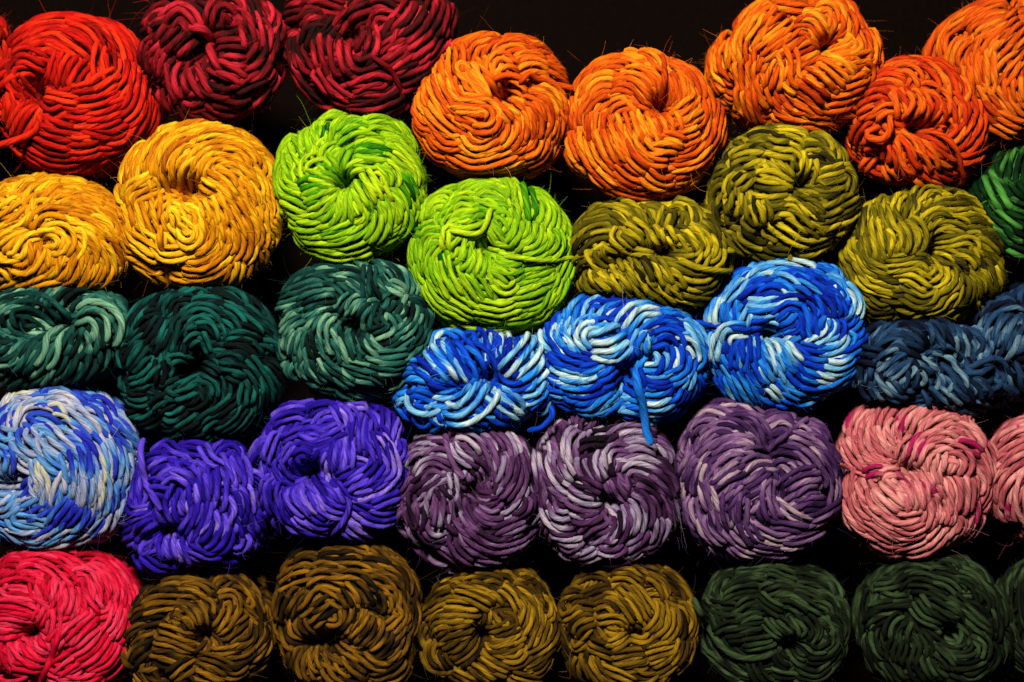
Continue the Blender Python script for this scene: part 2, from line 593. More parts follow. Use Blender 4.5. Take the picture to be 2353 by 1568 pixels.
# how the strands of each ball run, measured on the photograph:  strands[,lift,dye,width]:x,y x,y ...
WINDINGS = """
@red 0 30
5:10,30 35,15 60,12 85,20;5:25,30 45,22 62,27 78,40;4:60,12 80,18 95,35;4:85,8 105,22 115,45 113,65;4:110,15 125,35 128,55;5:118,48 115,65 108,80;5:128,60 122,85 110,100;6:147,80 138,105 120,125;6:110,75 95,80 70,85 60,89;5:105,68 90,76 70,80;4:90,96 75,101 57,98;3:112,97 95,103 80,105;4:120,105 100,115 75,110;3:39,85 47,90 58,85;4:37,105 50,108 65,112;5:25,120 45,130 65,132 80,125;4:60,120 75,121 88,118;5:12,127 30,140 55,148 80,140;4:85,125 100,122 115,112;5:60,145 90,135 115,125;7:70,42 62,55 58,68;3,.3:30,50 17,52 16,65 25,75;3:38,45 25,40 16,44;4:60,40 40,32 25,35;5:12,73 15,85 10,100 8,110;4:33,85 22,100 15,115;4:10,50 2,58 -6,70;2,.8,.8:93,30 90,45 91,60;2,.6:99,40 100,50 100,57;2,.8,.8:105,57 95,62 85,68;2,.8,.9:44,77 55,79 68,80;2,.5:42,94 43,103 48,106
T 1 .75:36,93,0 35,103,-14 26,112,-12 0,121,-6 -12,124,0
@crimsona 330 0
3:95,2 99,15 100,25;4:112,0 116,10 120,22;4:112,20 117,32 115,45;4:130,5 128,20 125,35;3:30,12 18,17 12,27;3:40,3 25,4 17,10;3:44,10 52,15 58,20;3:55,8 62,12 66,18;3:28,22 16,28 9,32;3:42,92 50,103 65,108;3:26,82 32,95 40,102;4:60,100 75,107 90,105;3:65,72 75,77 85,80;3:118,35 117,48 108,60 103,66;3:120,58 110,68 100,72;3:117,72 105,78 92,87;3:128,67 118,78 110,85;3,.4,.7:105,92 90,97 72,93;4:115,93 95,105 75,103;4:130,88 118,100 105,108;7:77,46 88,45 99,46;3,1,.8:73,22 76,13 84,11 90,16;3:82,20 90,17 97,20;3,.5,.8:100,12 105,25 108,42;3:40,88 50,92 62,90;3,1,.8:39,58 40,72 46,88;2:48,68 52,80 56,90;2,.5,.8:55,62 60,74 65,85;2,.5,.8:28,47 25,57 22,66;3:33,57 30,65 25,70;4:15,43 13,52 12,62;3:25,37 18,45 12,50;3:36,28 32,35 26,43;3:45,30 38,38 33,45;2,0,.2:55,35 46,42 42,48;3,.7,.7:31,23 40,15 50,20 53,26;2,1,.85:76,62 86,67 96,74;1,2.2,.95,1.35:53,27 66,32 71,45 76,64
@crimsonb 690 0
3:8,28 6,42 10,55;3:14,33 13,48 18,62;2:18,43 22,55 27,63;4,.5:43,15 34,27 28,40 24,48;3,0,.1:46,23 38,33 34,48;5:43,33 46,50 50,68;3,.5,.8:52,35 54,50 60,68;2:57,42 60,58 70,68;3:64,60 72,63 85,58;5:60,38 66,27 76,21;4:72,46 78,36 77,25;2,0,.1:80,38 79,48 75,55;3:62,20 70,14 82,10;2,1,.8:82,26 86,17 95,15 102,18;3:85,32 92,27 97,24;2:104,20 99,30 96,38;4,.5,.8:125,3 115,18 103,30;3:128,10 120,22 108,32;4:125,25 115,38 97,52;3,.7,.8:115,42 105,48 96,56;3:117,45 108,53 98,60;4,.5,.7:148,28 135,42 118,55;3:132,53 120,62 108,68;4:143,0 138,15 130,28;3:152,5 150,22 147,33;2,.8,.85:30,62 37,72 47,85;2,.8,.85:42,72 52,81 65,89;3:47,88 58,92 80,90 105,83;3:10,60 20,78 40,95;3:20,90 35,98 60,102;2,.8,.8:64,79 75,73 88,71 94,75;2,.5,.8:66,80 80,80 92,80 98,75;2:82,66 88,63 96,68;3:22,5 35,4 50,8;3,.5,.7:20,12 27,9 36,13;4:3,15 12,8 22,8;3:20,25 28,19 37,18;2:82,5 90,3 100,8;4:60,97 85,98 110,88;4:105,75 120,68 135,58
T .8 .6:82,52,0 90,57,-14 100,66,-14 106,78,-8 108,90,6 107,100,25
@orangea 990 50
5:48,25 60,18 80,14;5:90,20 108,22 125,30;5:110,22 128,30 142,45;4:20,110 35,128 55,138;5:35,128 60,137 95,135 120,125;4:140,118 130,132 110,142;5:135,110 128,125 112,135;5:146,72 146,88 142,105;4:10,85 17,98 35,105;4:18,100 28,115 48,122;3:20,50 17,62 19,75;4:12,65 14,80 22,92;4:25,55 27,68 38,82;4,.3:30,50 33,63 44,83;4:22,65 30,80 45,93;4:20,78 32,92 48,105;3:28,100 38,110 55,110;3:33,40 35,52 40,65;3:40,32 41,42 43,55;3:47,27 48,38 46,45;4:55,35 60,25 72,20 85,20;3,.3,.2:72,32 80,26 90,22;3:85,32 95,26 108,27;4:100,35 112,34 125,38;4:104,42 115,40 128,45;4:125,40 138,48 146,58;4:120,60 133,68 138,85;5:115,65 128,72 133,85;4:108,72 118,78 121,95;4:125,75 128,90 124,103;4:138,80 142,92 140,108;4:130,92 131,105 127,118;4:40,118 60,127 85,125 105,118;4:118,112 105,122 85,122;4:125,105 120,118 108,125;4:108,78 113,92 112,108;5:104,88 105,98 97,113;4:96,92 95,102 88,112;4:88,95 84,105 75,112;3:87,63 95,66 103,70;4:84,72 92,80 100,88;3:84,82 88,86 92,92;3:50,93 60,100 70,108;4,.4,.8:54,100 60,110 72,112 82,106;3,.2:46,72 58,75 72,78;3,.4:50,83 60,87 72,88;3,.5,.7:46,77 62,79 75,80 80,88 76,95;2,.6:63,97 75,98 82,93 83,86;3:46,53 50,65 58,70;4,.4:64,37 68,47 76,60 80,70;3:72,38 74,50 78,60;2,.8,.8:58,45 64,58 74,72;1,1,.8:60,60 52,53 49,46 54,42 58,46;3:80,52 80,45 87,38 95,42;3:82,50 92,45 100,47;1,1.5,.3:78,57 92,54 106,56
T 1.05 .25:104,57,0 108,53,-12 113,49,-18 120,53,-20 135,58,-14 153,62,4
@orangeb 1370 100
5:15,65 20,45 40,30 60,27;4:22,40 35,25 60,20;4:55,15 70,18 85,25;3:70,13 82,17 90,25;3:30,37 42,32 55,33;4:28,50 36,42 47,40;5:22,65 30,55 40,48;5:15,80 17,65 22,55;4:95,20 108,30 115,45;4:110,25 122,38 128,55;5:125,35 135,55 137,75;4:128,50 131,65 128,80;5:142,60 143,80 138,98;4:138,75 134,92 122,103;5:135,100 120,112 100,118;5:128,90 118,102 100,108;4:7,95 10,110 22,125;4:12,80 14,95 20,110;4:20,80 24,95 32,108;5:28,90 33,105 45,118;4:33,58 28,70 27,82;4:38,67 36,80 34,92;5:40,130 60,138 85,142;4:85,135 105,135 125,122;5:95,128 115,122 130,112;4:30,112 40,122 50,130;5,0,.2:50,112 62,122 78,128;3:75,118 85,126 100,127;3:45,95 50,105 55,112;4:43,76 48,92 53,108;3:50,82 56,95 62,108;3,.4:60,90 66,102 80,113;3,.4:72,95 80,104 95,107;3,.4:80,97 95,94 108,98;2,.6:95,88 102,88 110,92;4:103,88 112,84 122,80;3:103,80 113,76 125,72;3:103,72 112,71 122,66 126,64;3:105,68 113,62 122,57;4:97,33 100,45 100,55;3:104,33 107,45 106,58;4:112,38 113,50 110,60;3:118,45 118,52 110,60;4:62,28 75,29 85,35 90,45;4:55,33 65,33 75,38 82,47;4:50,42 62,38 72,45 78,53;4:45,47 58,44 68,50 76,60;2,0,.2:47,53 55,51 62,55;3:42,68 50,60 65,57;2:84,42 87,48 86,55;2:72,58 80,63 85,68;5:58,66 62,80 65,90;4:75,66 80,80 85,92;4:85,72 90,80 92,90;4:92,70 97,78 97,85
T .9 .2:92,12,6 94,22,-14 94,36,-18 92,50,-12 88,62,0 86,68,14
@orangec 1730 0
5:60,105 80,112 110,114;4:95,110 115,112 130,108;5:30,60 32,40 42,25 55,12;4:38,95 33,75 34,55;4:45,110 38,95 36,80;4:45,70 50,85 58,98;4:35,30 45,15 60,6;3,.5,.85:52,17 46,28 37,38;4:60,3 75,4 90,6;5:100,2 115,5 120,12;5:120,2 130,15 135,28;4:130,8 140,25 143,38;4:143,30 148,45 147,60;6:50,42 62,33 76,22;3,.4,.8:49,51 60,43 74,33;5:57,68 62,58 70,48;4:62,80 66,65 70,58;4:67,82 70,70 71,62;7:76,57 88,53 99,48;4:88,13 102,15 108,25 110,33;3,.3,.8:82,18 93,21 100,32 103,40;3,.3,.15:79,25 90,26 97,35 101,45;3,.4:100,8 112,12 115,25;4:117,15 122,25 120,35;4:125,28 133,38 136,48;5:108,47 120,42 130,35;3:110,52 122,50 133,47;2,.4,.8:128,37 135,43 130,50;3,.3:115,60 125,58 133,65;4:138,60 145,65 140,75;4:80,75 90,85 100,88;3,.6,.15:85,72 97,78 107,87;4,.5,.8:102,58 112,65 123,76;3,.4:97,63 107,72 115,80;2,.5,.8:91,67 100,72 106,79;2,0,.1:61,88 66,95 70,102;3:70,92 76,98 82,103;4:80,90 92,97 100,105;4:98,93 108,98 120,105;5:108,95 125,92 140,85;5:120,82 132,76 145,70;5:115,107 130,105 140,95;3,.6,.8:70,43 75,58 76,72 85,80;2,1,.7:110,57 130,55 145,53 152,56
@orangesmall 2060 80
4:30,33 45,27 65,26 85,33;4,.3,.7:35,37 50,32 65,33 75,43;4:75,28 90,40 97,52;3:85,33 98,45 103,60;3:30,43 40,41 55,45;3:28,50 40,46 52,48;4:100,42 107,55 104,70;2,.4,.9:98,43 107,52 104,62;3:22,58 32,54 42,56;5:110,60 112,75 108,90;5:120,72 120,85 110,100;4:125,90 120,102 108,115;3:128,105 118,113 105,118;3:127,112 118,122 107,126;3:93,60 100,72 100,85;4:100,80 103,90 95,98;3:42,53 45,60 48,66;2:48,53 51,65 53,75;2:54,52 59,60 61,67;2,.5,.8:60,52 65,62 62,73 57,79;2,.5,.8:68,54 74,62 72,74 65,79;2,.3:75,58 81,66 77,78 71,87;2,.5,.7:72,51 83,55 92,65 88,77 81,84;3:15,75 25,70 30,68;3:18,72 28,67 36,64;3:24,83 17,92 12,102;2:25,125 32,130 38,134;2:38,125 43,129 45,135;2:60,130 66,133 68,139;3:70,128 76,133 82,137;2,.5,.7:23,117 21,122 19,128;3:85,128 92,132 98,133;2:20,105 25,102 28,100;2:42,98 38,107 37,118;2:46,100 48,110 46,118;2:48,108 53,118 52,125;2:56,110 60,120 61,130;3,.5:50,97 57,103 62,115 68,122;2,.5,.7:60,97 66,104 69,113;2,.5,.8:69,104 76,110 82,123;3:70,95 82,98 95,108;2,.3:77,104 85,112 98,119;2,1,.8:45,70 38,70 30,76;1,1.8,.6,1.2:42,78 43,90 37,96 27,93 28,88 33,86;1,1.6,.5:78,92 90,98 100,108 104,120 102,132 96,138
@orangefar 2080 0
5:75,55 85,35 100,20 120,10;5:95,85 98,70 96,55;5:100,60 102,50 108,40;5:110,85 110,65 112,50;4:105,20 120,12 140,6;4:110,30 125,22 140,18;4:118,28 130,24 142,20;3:118,50 123,40 128,35;4,.4:118,80 118,60 120,45;4:112,80 118,92 124,100;4:120,93 128,103 138,110;4:128,105 138,112 150,118;4:130,78 135,92 145,108;4:138,90 146,100 155,108;5:133,55 142,45 155,33;5:135,40 145,30 157,20;3:140,80 148,70 152,58;4,.4,.8:137,65 143,58 151,52;4:150,72 150,82 152,92;2,.5,.8:128,42 128,65 127,82 122,90
T 1.3 .3:68,60,115 68,50,110 73,37,105 84,23,105 98,13,110 112,5,120 122,2,135
@yellowleft 0 380
5:0,32 10,28 22,30;4:0,38 12,35 25,33;5:17,42 25,32 35,28;5:35,37 45,30 55,27;5:55,28 70,30 78,35;4:55,37 70,35 82,40;4:75,30 90,33 103,42;4:83,37 95,40 105,50;4:62,40 75,40 90,50;4:73,46 88,50 98,60;4:90,48 103,55 110,70;4:85,55 98,62 102,75;4:100,60 108,72 113,90;4:85,62 98,72 103,82;5:20,125 40,120 60,115;5:15,118 25,105 40,98;5:70,115 78,108 85,98;4:85,115 93,108 97,98;4:28,112 32,105 48,96;4:35,110 45,100 57,94;4:45,110 55,102 62,90;5:55,110 64,100 68,88;4:108,85 110,98 103,110;3:113,88 116,100 108,110;4:90,75 100,83 105,95 100,110;3:92,85 98,95 98,102;4:88,92 90,102 82,112;3:70,82 74,93 76,102;4:70,75 78,82 83,93 80,100;4:70,70 80,75 86,88;4:28,55 30,45 40,41 55,42;4:42,52 50,45 62,43 75,48;4:55,51 68,49 80,54 84,60;3:66,56 76,56 84,60;3:60,60 72,63 82,68 87,77;3:28,65 26,55 27,48;4:-2,100 8,103 12,112;4:-3,115 8,112 13,108;4,.4:33,68 38,61 48,58 58,61;3:12,62 20,61 25,63;4,.6,.8:-5,45 10,47 18,48;4,.8,.8:2,62 12,57 24,48;4,.6:-3,68 8,67 18,68;5,.6,.8:2,83 12,76 24,70;3:45,90 52,92 60,88;3,.8,.8:43,85 52,83 54,78 47,75 40,78;3,.8,.7:15,97 25,97 32,88 35,82;3,.8:38,80 39,90 36,98;4,.8,.9:43,68 52,65 62,70 63,80 58,88;2,1.4,.9:38,76 30,77 23,85 18,92 6,92 4,90
@yellowbig 280 290
4:55,15 75,9 100,8;5:12,60 18,40 30,25;5:22,60 28,42 35,25;5:30,50 38,32 50,18;5:40,50 42,35 52,22 65,18;5:48,55 50,40 62,25 80,20;6:60,35 75,20 100,15;5:70,25 90,19 110,22;5:85,27 100,24 115,30 122,38;5:100,12 120,16 132,28;5:115,12 135,22 142,45;5:125,28 138,40 143,52;5:140,90 146,105 146,120;5:132,105 140,118 140,135;5:125,115 132,128 130,140;4:118,125 118,138 110,148;4:108,128 105,140 98,148;5:52,148 75,150 100,145;4:50,140 65,143 85,140 105,130;4:88,145 100,140 115,125;5:12,118 25,128 42,135;5:20,130 32,140 45,148;5:8,92 12,105 20,118;4:4,75 4,85 8,95;4:10,75 15,85 17,97;4:8,60 8,70 12,75;5:132,55 138,72 136,90;4:120,50 130,60 132,75;4:112,58 120,68 125,80;5:125,70 133,85 130,100;5:112,72 118,85 122,97;5:122,90 127,105 122,118;4:108,78 115,92 120,108;4:118,100 117,118 112,128;5:105,92 110,105 108,120;4:100,28 115,32 125,45;4:108,45 120,55 128,65;4:107,40 120,47 127,58;4:95,33 110,36 120,45;4:88,38 98,37 108,44;4:80,52 84,42 92,36;4:73,60 75,48 80,38 88,33;4:65,65 64,52 72,42 82,35;4:57,65 58,50 65,40 80,33;3,0,.1:55,62 60,70 72,75;3,0,.1:62,58 68,68 75,72;4:80,58 85,62 90,65;3:76,70 82,74 86,78;4:97,46 108,52 113,60;4:92,47 102,55 112,68;3:90,55 100,60 106,72;5:88,65 98,68 105,80;4:92,75 100,85 102,95;4:92,88 97,98 95,110;4:85,73 90,85 90,95;4:82,85 88,98 87,110;5:65,130 80,130 92,122 100,110;4:60,135 80,137 98,128;4:55,125 70,122 85,118 95,108;4:18,95 20,105 35,115 45,125;4,.4,.8:18,105 28,112 42,122;4:25,78 27,92 35,105;4:30,75 34,90 38,105;4:38,72 41,82 38,92;3:20,80 22,72 35,65 42,58;4,.5,.8:12,80 18,68 30,62 38,58;3:38,52 42,60 43,68;4:66,76 70,80 74,83;3:80,88 83,100 80,113 72,118;4,.5,.8:43,95 45,85 52,78 60,77;4,.6,.9:48,85 55,88 57,98;3,.7,.9:63,84 72,85 74,95 72,103;3,.8,.9:42,105 43,115 50,120 65,119;2,1,.9:47,99 53,106 57,112;2,1.2,.9:62,93 68,98 73,103;2,1.2,.95:61,102 65,108 72,107;2,1,.9:61,110 66,114 75,110 78,100 77,92
T .9 .35:42,98,10 41,110,-16 44,124,-14 48,136,4 48,153,50
@limea 660 260
5:10,55 15,40 25,28;5:10,80 10,65 15,50;4:45,18 60,12 75,12;5:95,14 110,18 125,32;5:110,20 125,35 132,50;5:128,45 137,62 138,80;5:130,75 135,90 132,105;5:20,110 35,125 60,130;5:40,130 65,138 90,132;5:90,128 110,120 125,105;4:12,65 16,75 25,82;4,0,.1:18,60 22,70 30,75;4:12,85 22,88 35,97;4:15,98 25,103 36,105;4:22,42 22,50 30,62;4:22,32 27,42 33,54;3:32,28 32,38 35,48;4:38,25 38,35 40,45;3:50,18 46,25 46,35;3,0,.1:55,20 52,28 50,33;4:58,30 68,20 80,18 92,22;4,.2,.15:60,33 72,27 85,25 98,27;4:85,17 102,18 115,26;4:98,26 112,29 122,38;4:100,30 115,35 127,50;4:122,48 130,60 132,72;5,.6,.9:108,40 118,50 126,62 128,75;4:112,58 120,68 126,80;4,0,.1:112,65 120,78 125,90;4:122,95 122,108 112,118;4:130,80 132,95 128,108;4:100,85 103,98 103,115;4:107,80 112,92 110,108;4:113,78 118,88 118,100;4:98,98 95,110 88,120;4:25,107 40,108 52,107;4,0,.3:45,115 58,111 72,108;4:50,121 70,116 88,107;4:60,125 80,120 95,108;4:28,118 45,126 65,125;4:76,38 92,37 105,40;3,0,.2:80,43 95,43 107,47;3,.4:75,46 90,50 107,52 111,60;2,.5,.8:70,60 77,55 84,54;3,.5,.8:60,34 50,40 46,50;5,1,.95:50,50 42,52 36,58 38,63;4,.2,.2:62,42 56,50 60,60;4,.1,.1:70,42 66,52 62,64;3:50,50 55,55 56,60;3,.4,.3:46,63 56,64 64,74;3,.4,.7:34,66 45,68 58,74;4,0,.1:32,80 42,76 52,78;4:35,92 48,85 60,80;4:46,100 54,93 62,83;3,.6,.8:58,103 61,93 66,80;3,.4:67,103 68,92 71,80;3,.2,.2:74,102 75,85 77,70;2,.5,.8:77,103 83,100 82,93 79,86;3,.2,.2:79,70 84,82 92,95;5,.8,.8:84,62 90,75 97,90;4,.7,.8:93,57 98,67 104,74;3,.5,.8:100,56 107,62 108,72
@limeb 995 420
5:30,30 40,18 55,15;5:18,45 25,32 38,28;5:60,12 75,9 90,10;5:115,15 130,25 142,40;5:128,28 140,45 145,62;5:146,60 147,80 140,100;5:140,95 132,112 118,122;5:8,80 9,95 15,110;5:10,60 8,72 9,85;5:15,105 25,125 45,140;5:40,138 62,145 90,146;5:100,142 122,130 135,112;4:50,20 62,16 75,15 88,22;4:60,23 75,20 90,28;4:82,10 92,14 93,25;4:93,9 99,20 104,32;4:112,22 118,32 114,45;4:122,25 128,38 125,52;4:135,35 138,50 132,65;4:118,40 126,50 120,65;4:128,55 130,65 122,75;3,0,.1:142,62 135,70 126,76;4:20,38 27,35 33,33;3:15,48 25,46 35,45;2,0,.05:8,58 18,54 32,51;4:15,65 20,57 32,57;4:20,75 22,65 33,62;4:22,95 24,80 32,66;4:28,78 30,95 40,105;3,0,.2:31,72 35,88 38,98;4,.5:37,78 40,92 48,110;4,.5:42,88 50,98 58,112;4,.5:50,93 60,103 68,118;3:65,105 75,107 80,112 78,118;4:62,122 75,125 88,126 105,120;4:20,98 30,115 48,128;4:33,112 48,120 65,130;2,.3,.03:46,117 58,123 70,132 82,134;4:80,120 95,118 115,112;4:92,113 110,108 125,103;4:100,106 115,100 132,95;4:100,96 118,90 135,86;4:88,134 105,132 120,125;4,0,.2:70,140 90,140 108,137;4:110,126 125,118 138,100;4,0,.4:55,24 70,27 88,33;3,.4:42,33 50,28 60,29;4:38,42 48,35 65,35;4:38,52 36,48 45,42;3,0,.3:45,48 58,45 68,40;3,0,.4:45,52 56,54 66,50;3:82,38 91,40 91,48;3:93,32 95,38 90,48;3:98,38 98,48 90,60;3:104,48 103,58 95,68;2,.2,.1:99,50 98,58 91,64;3,0,.3:78,46 83,52 87,58;2,.3:74,48 80,58 86,66;3,.3:70,58 75,68 88,72;3:65,62 70,73 82,77;4:108,68 115,62 118,50;4:108,73 118,68 123,60;3:42,70 47,65 50,62;3,.3:44,82 50,78 51,72;3,.5:60,63 58,75 54,88;3,.4:65,73 65,82 60,93;2,.1,.1:69,80 67,88 64,97;3:73,80 75,88 75,97;2:70,90 72,97 73,103;3,.4:80,82 90,87 102,84;3:82,79 92,82 98,80;4,.6,.8:78,88 85,93 92,100;2,.8,.9:80,100 85,105 92,106 98,102;3,0,.2:92,93 98,90 105,85;2,.2,.03,1.3:106,14 108,28 111,46;2,1.2,.9:37,69 38,60 40,54 45,55;1,1.8,.95:39,55 52,57 63,56 70,50 76,38
T .8 .8:88,77,2 100,78,-12 115,80,-14 130,81,-12 143,79,-6 151,78,8
@oliveflat 1380 450
4:20,28 32,20 45,22;4:12,45 18,35 32,28;3,.3,.7:45,21 58,24 66,35;4:65,22 72,27 77,38;3:75,22 85,25 88,32;2,.5,.8:94,25 91,30 88,36;4:98,22 107,25 109,35;3:108,24 116,28 118,37;4:120,35 128,42 132,52;4:132,48 136,58 132,68;3:22,33 35,28 48,32 55,38;3:18,39 30,38 42,36;3:45,24 55,28 60,34;4:18,52 27,45 42,42;5,.3:15,66 22,58 32,52;3:10,80 12,70 18,65;3:30,60 32,68 38,74;2:33,52 36,60 45,64;2:38,48 40,46 43,44;2,.8,.8:50,41 46,48 50,55 60,60 80,64;3,.9,1:57,38 62,42 68,46;2,.4:54,46 60,50 65,54;2:72,42 74,48 76,54;2:78,40 80,45 82,50;3,.8,.9:86,43 89,50 93,56;4,.8,1:106,45 112,53 116,60;3:106,38 115,45 121,53;4:115,40 125,47 128,58;3:124,50 127,58 125,65;2:130,52 132,60 130,68;2,.3,.8:140,60 138,68 133,73;2,.2:125,62 123,70 120,74;4:95,62 105,64 115,63;3:48,70 51,74 51,78;3,.4:62,70 67,76 71,83;3,0,.2:72,70 77,78 80,86;3,.6,.8:80,71 85,78 90,90;3,.6,.8:90,78 95,86 101,96;3:22,80 25,86 28,92;3:27,82 33,88 40,96;3:37,80 42,86 47,92;2:46,86 51,93 55,99;3,.3:50,83 55,89 59,94;3,.4,.8:58,85 63,92 67,100;3:68,90 73,95 80,102;3:85,95 92,100 100,106;3:18,90 22,95 28,99;3:105,98 118,100 130,97;3:100,102 115,105 130,103 138,95;4:95,75 108,82 120,86;4:115,90 128,88 138,80;3:8,90 12,95 16,98;1,1.6,.8,1.2:95,66 105,71 118,76 132,78 145,77 150,72 147,62 142,60
@oliveup 1700 290
4:22,35 35,20 55,13;3:45,14 60,12 80,13;4,.2,.8:68,15 85,17 100,22;4:102,15 115,22 120,32;4:115,18 128,28 132,42;4:12,70 18,55 28,45;5:18,85 18,70 24,58;4:5,80 8,95 15,108;4:22,30 35,25 48,24;4,.2:48,24 60,22 72,27 87,27;3:50,30 60,28 68,28;4:32,42 42,37 58,35;3:45,46 52,44 58,40;4:30,60 38,55 45,50;3:32,68 35,60 40,58;3,.3:40,62 45,58 48,54;3:24,80 25,88 26,95;3,.6,.8:43,68 43,78 37,89;3:49,65 49,75 50,85;3:54,70 55,80 56,90;4,.7,.8:60,74 64,82 66,93;2,.8,.9:65,31 78,34 88,35 92,40;3:63,37 64,45 72,50 85,54;2,.6,.8:69,39 74,43 79,49;2:82,40 87,45 90,50;3:55,52 65,50 75,52 85,60;2,.6,.9:57,54 68,53 78,57 86,61;3,.3:55,62 65,65 80,64;3:62,70 72,74 85,71;2,.7,.8:103,36 104,48 100,58 97,64;3:97,32 95,42 92,50;3:100,30 112,33 120,42;3:108,40 115,43 118,48;4,.5,.8:115,56 125,55 133,52;3:114,50 122,47 132,46;3,.4:132,48 138,55 137,68;3,.6:105,62 112,66 120,66;3:100,70 112,72 125,72 130,66;3:112,80 122,77 130,72;4:120,90 132,82 145,72;4:108,92 118,90 130,85;3:130,95 140,88 146,78;4,.2:88,72 98,77 110,88;3:95,80 102,86 108,92;2:102,82 110,86 116,90;3,.7,.8:78,80 88,82 95,92;3:68,85 75,82 80,84;3,.7,.8:78,90 90,95 102,106;2,.8,.9:70,94 82,103 95,110 106,113;2:100,97 108,100 114,108;3:108,98 120,99 132,97;2,.7:40,100 50,108 64,115;2:45,92 50,97 54,100;2:62,102 70,106 74,110;3:32,108 40,116 48,122;4:50,118 60,124 72,128;3:62,120 72,122 82,124;2:88,122 95,126 102,129;4:95,120 110,118 125,112;4:125,112 138,105 145,92;5:20,100 28,115 40,125
@oliveright 2040 430
4:20,55 22,35 32,22;4:28,55 30,40 33,28;3:35,38 38,28 42,22;3:43,35 46,24 52,18;4:46,30 48,40 52,48;4,.6,.8:60,38 62,28 67,18;3:65,35 70,30 70,26;2,.3:71,15 74,25 77,40;4:50,20 52,32 54,42;4:38,48 45,40 46,30;4:78,22 85,16 95,17;3:80,30 92,22 108,20;4:95,12 112,15 125,25;3:82,33 98,27 115,27;4:110,20 125,26 138,38;3:80,38 92,33 108,32 125,32;3:105,40 120,39 135,42;4:120,32 135,40 147,55;3,.4:82,45 92,38 103,40;3,.6,.8:83,50 95,45 108,46 118,50;3:85,53 95,50 108,52;3:85,58 100,55 118,54;4:115,46 130,46 140,52;4:128,48 145,52 152,65;3:122,54 137,58 148,68;2,.7,.8:83,62 100,64 115,60 124,62 126,68;3:102,70 115,67 122,72 124,84;4:125,58 138,65 147,75;4:127,65 142,75 148,88;3:108,73 118,76 124,84;3:88,72 98,78 108,82 112,90;3,.4:93,71 103,74 110,80;4:130,75 137,85 136,100;4:140,80 143,95 140,110;4:125,85 132,95 133,108;5:148,92 146,105 138,120;3:122,90 127,100 125,112;3,.4:118,93 117,105 110,118;3:110,98 107,110 100,120;4,.6,.8:96,84 98,92 90,98;3:85,90 90,87 88,83;3:105,90 105,96 98,100;3,.5,.8:108,100 98,108 92,115 78,120;4:125,112 122,122 112,130;4:132,112 130,124 120,134;4:110,122 98,128 85,130;3,.5,.8:54,92 65,90 77,95 85,100;3:56,88 65,86 77,88;2,.8,.8:45,85 60,83 75,82 82,90;3:47,78 58,78 70,74;3:72,76 80,77 83,82;3:55,97 65,103 78,107 90,103;3:62,105 75,113 90,110 97,105;3,.3:24,58 24,70 32,82 45,90;3:22,70 28,82 40,92 50,96;3,.3,.8:24,90 32,98 45,102 56,107;3:38,95 48,98 55,100;3:45,105 55,108 62,108;3:45,112 55,114 65,113;3:30,112 40,118 50,118;4:55,120 68,124 78,122;4:30,122 42,126 55,126;4:15,95 22,108 32,115;4:12,60 14,70 20,78;4:15,80 20,90 22,100;3,.5,.8:40,40 42,55 43,75;3:35,50 36,65 38,76;3:30,55 31,68 33,78;4:47,50 48,62 53,74;4,.6,.8:57,46 62,55 60,68;3:64,43 69,53 68,66;4,.6,.8:68,40 76,48 78,60 74,68;3:52,55 53,62 57,66
@greenfar 2080 330
5:150,15 145,30 140,45;4:148,45 152,52 157,55;5:118,30 116,45 120,58;4:135,30 134,42 140,55;3:128,40 135,52 142,62;2,1,.95,1.2:126,38 133,53 142,68;3,.2,.5:128,60 136,70 144,76;3,.8,.9:126,70 135,78 150,88;4:145,68 152,72 158,75;4:140,80 150,90 158,95;4:120,75 128,90 140,102;4:125,90 135,105 148,112;4:145,100 155,105 160,106
@tealflat 0 610
4:2,55 12,46 28,43;4,.2:20,50 32,42 42,38;3,.3:33,52 42,44 52,37;3,.3:44,55 50,46 60,38;4:60,40 80,35 100,37;4:85,33 105,37 118,48;4:95,42 110,47 114,58;3,.5,.8:95,47 105,55 112,72;3,0,.1:60,50 68,45 78,42;4:75,50 85,48 95,53;2:72,42 82,40 92,45;2,.8,.7:75,52 86,48 96,55 98,66;3,1.6,1,1.2:70,60 82,59 92,66 96,78 95,86;5,.6:0,70 3,60 15,54 30,56;5,.8,.3:18,70 16,60 28,57 40,62 48,70;2,.4:27,67 35,68 41,73;2,.4,.95:0,60 5,57 12,55;4:16,66 22,75 35,78;4:20,100 30,88 42,80;5,.6,.8:8,107 20,95 35,83;4,.4,.7:16,110 27,100 38,82;3,.2,.2:38,98 42,88 48,78;2,1.2,1,1.2:63,69 54,75 48,88 45,98 38,107;3,.2:65,72 58,78 52,86;2:62,80 58,88 55,95;3,0,.2:74,74 70,85 64,98;2:79,72 78,84 76,95;2,.4:82,76 84,86 82,93;2,.5:85,70 88,78 87,88;3,.2,.3:90,92 87,103 78,111;2,.4,.9:52,107 47,114 42,120;2:68,105 63,112 55,117;3:40,112 30,120 20,124;4:0,80 6,82 14,80;4:0,95 8,95 15,90;4,0,.1:75,100 70,108 62,115;4:15,115 5,120 -5,122;4:100,60 108,72 109,85
@tealdark 280 680
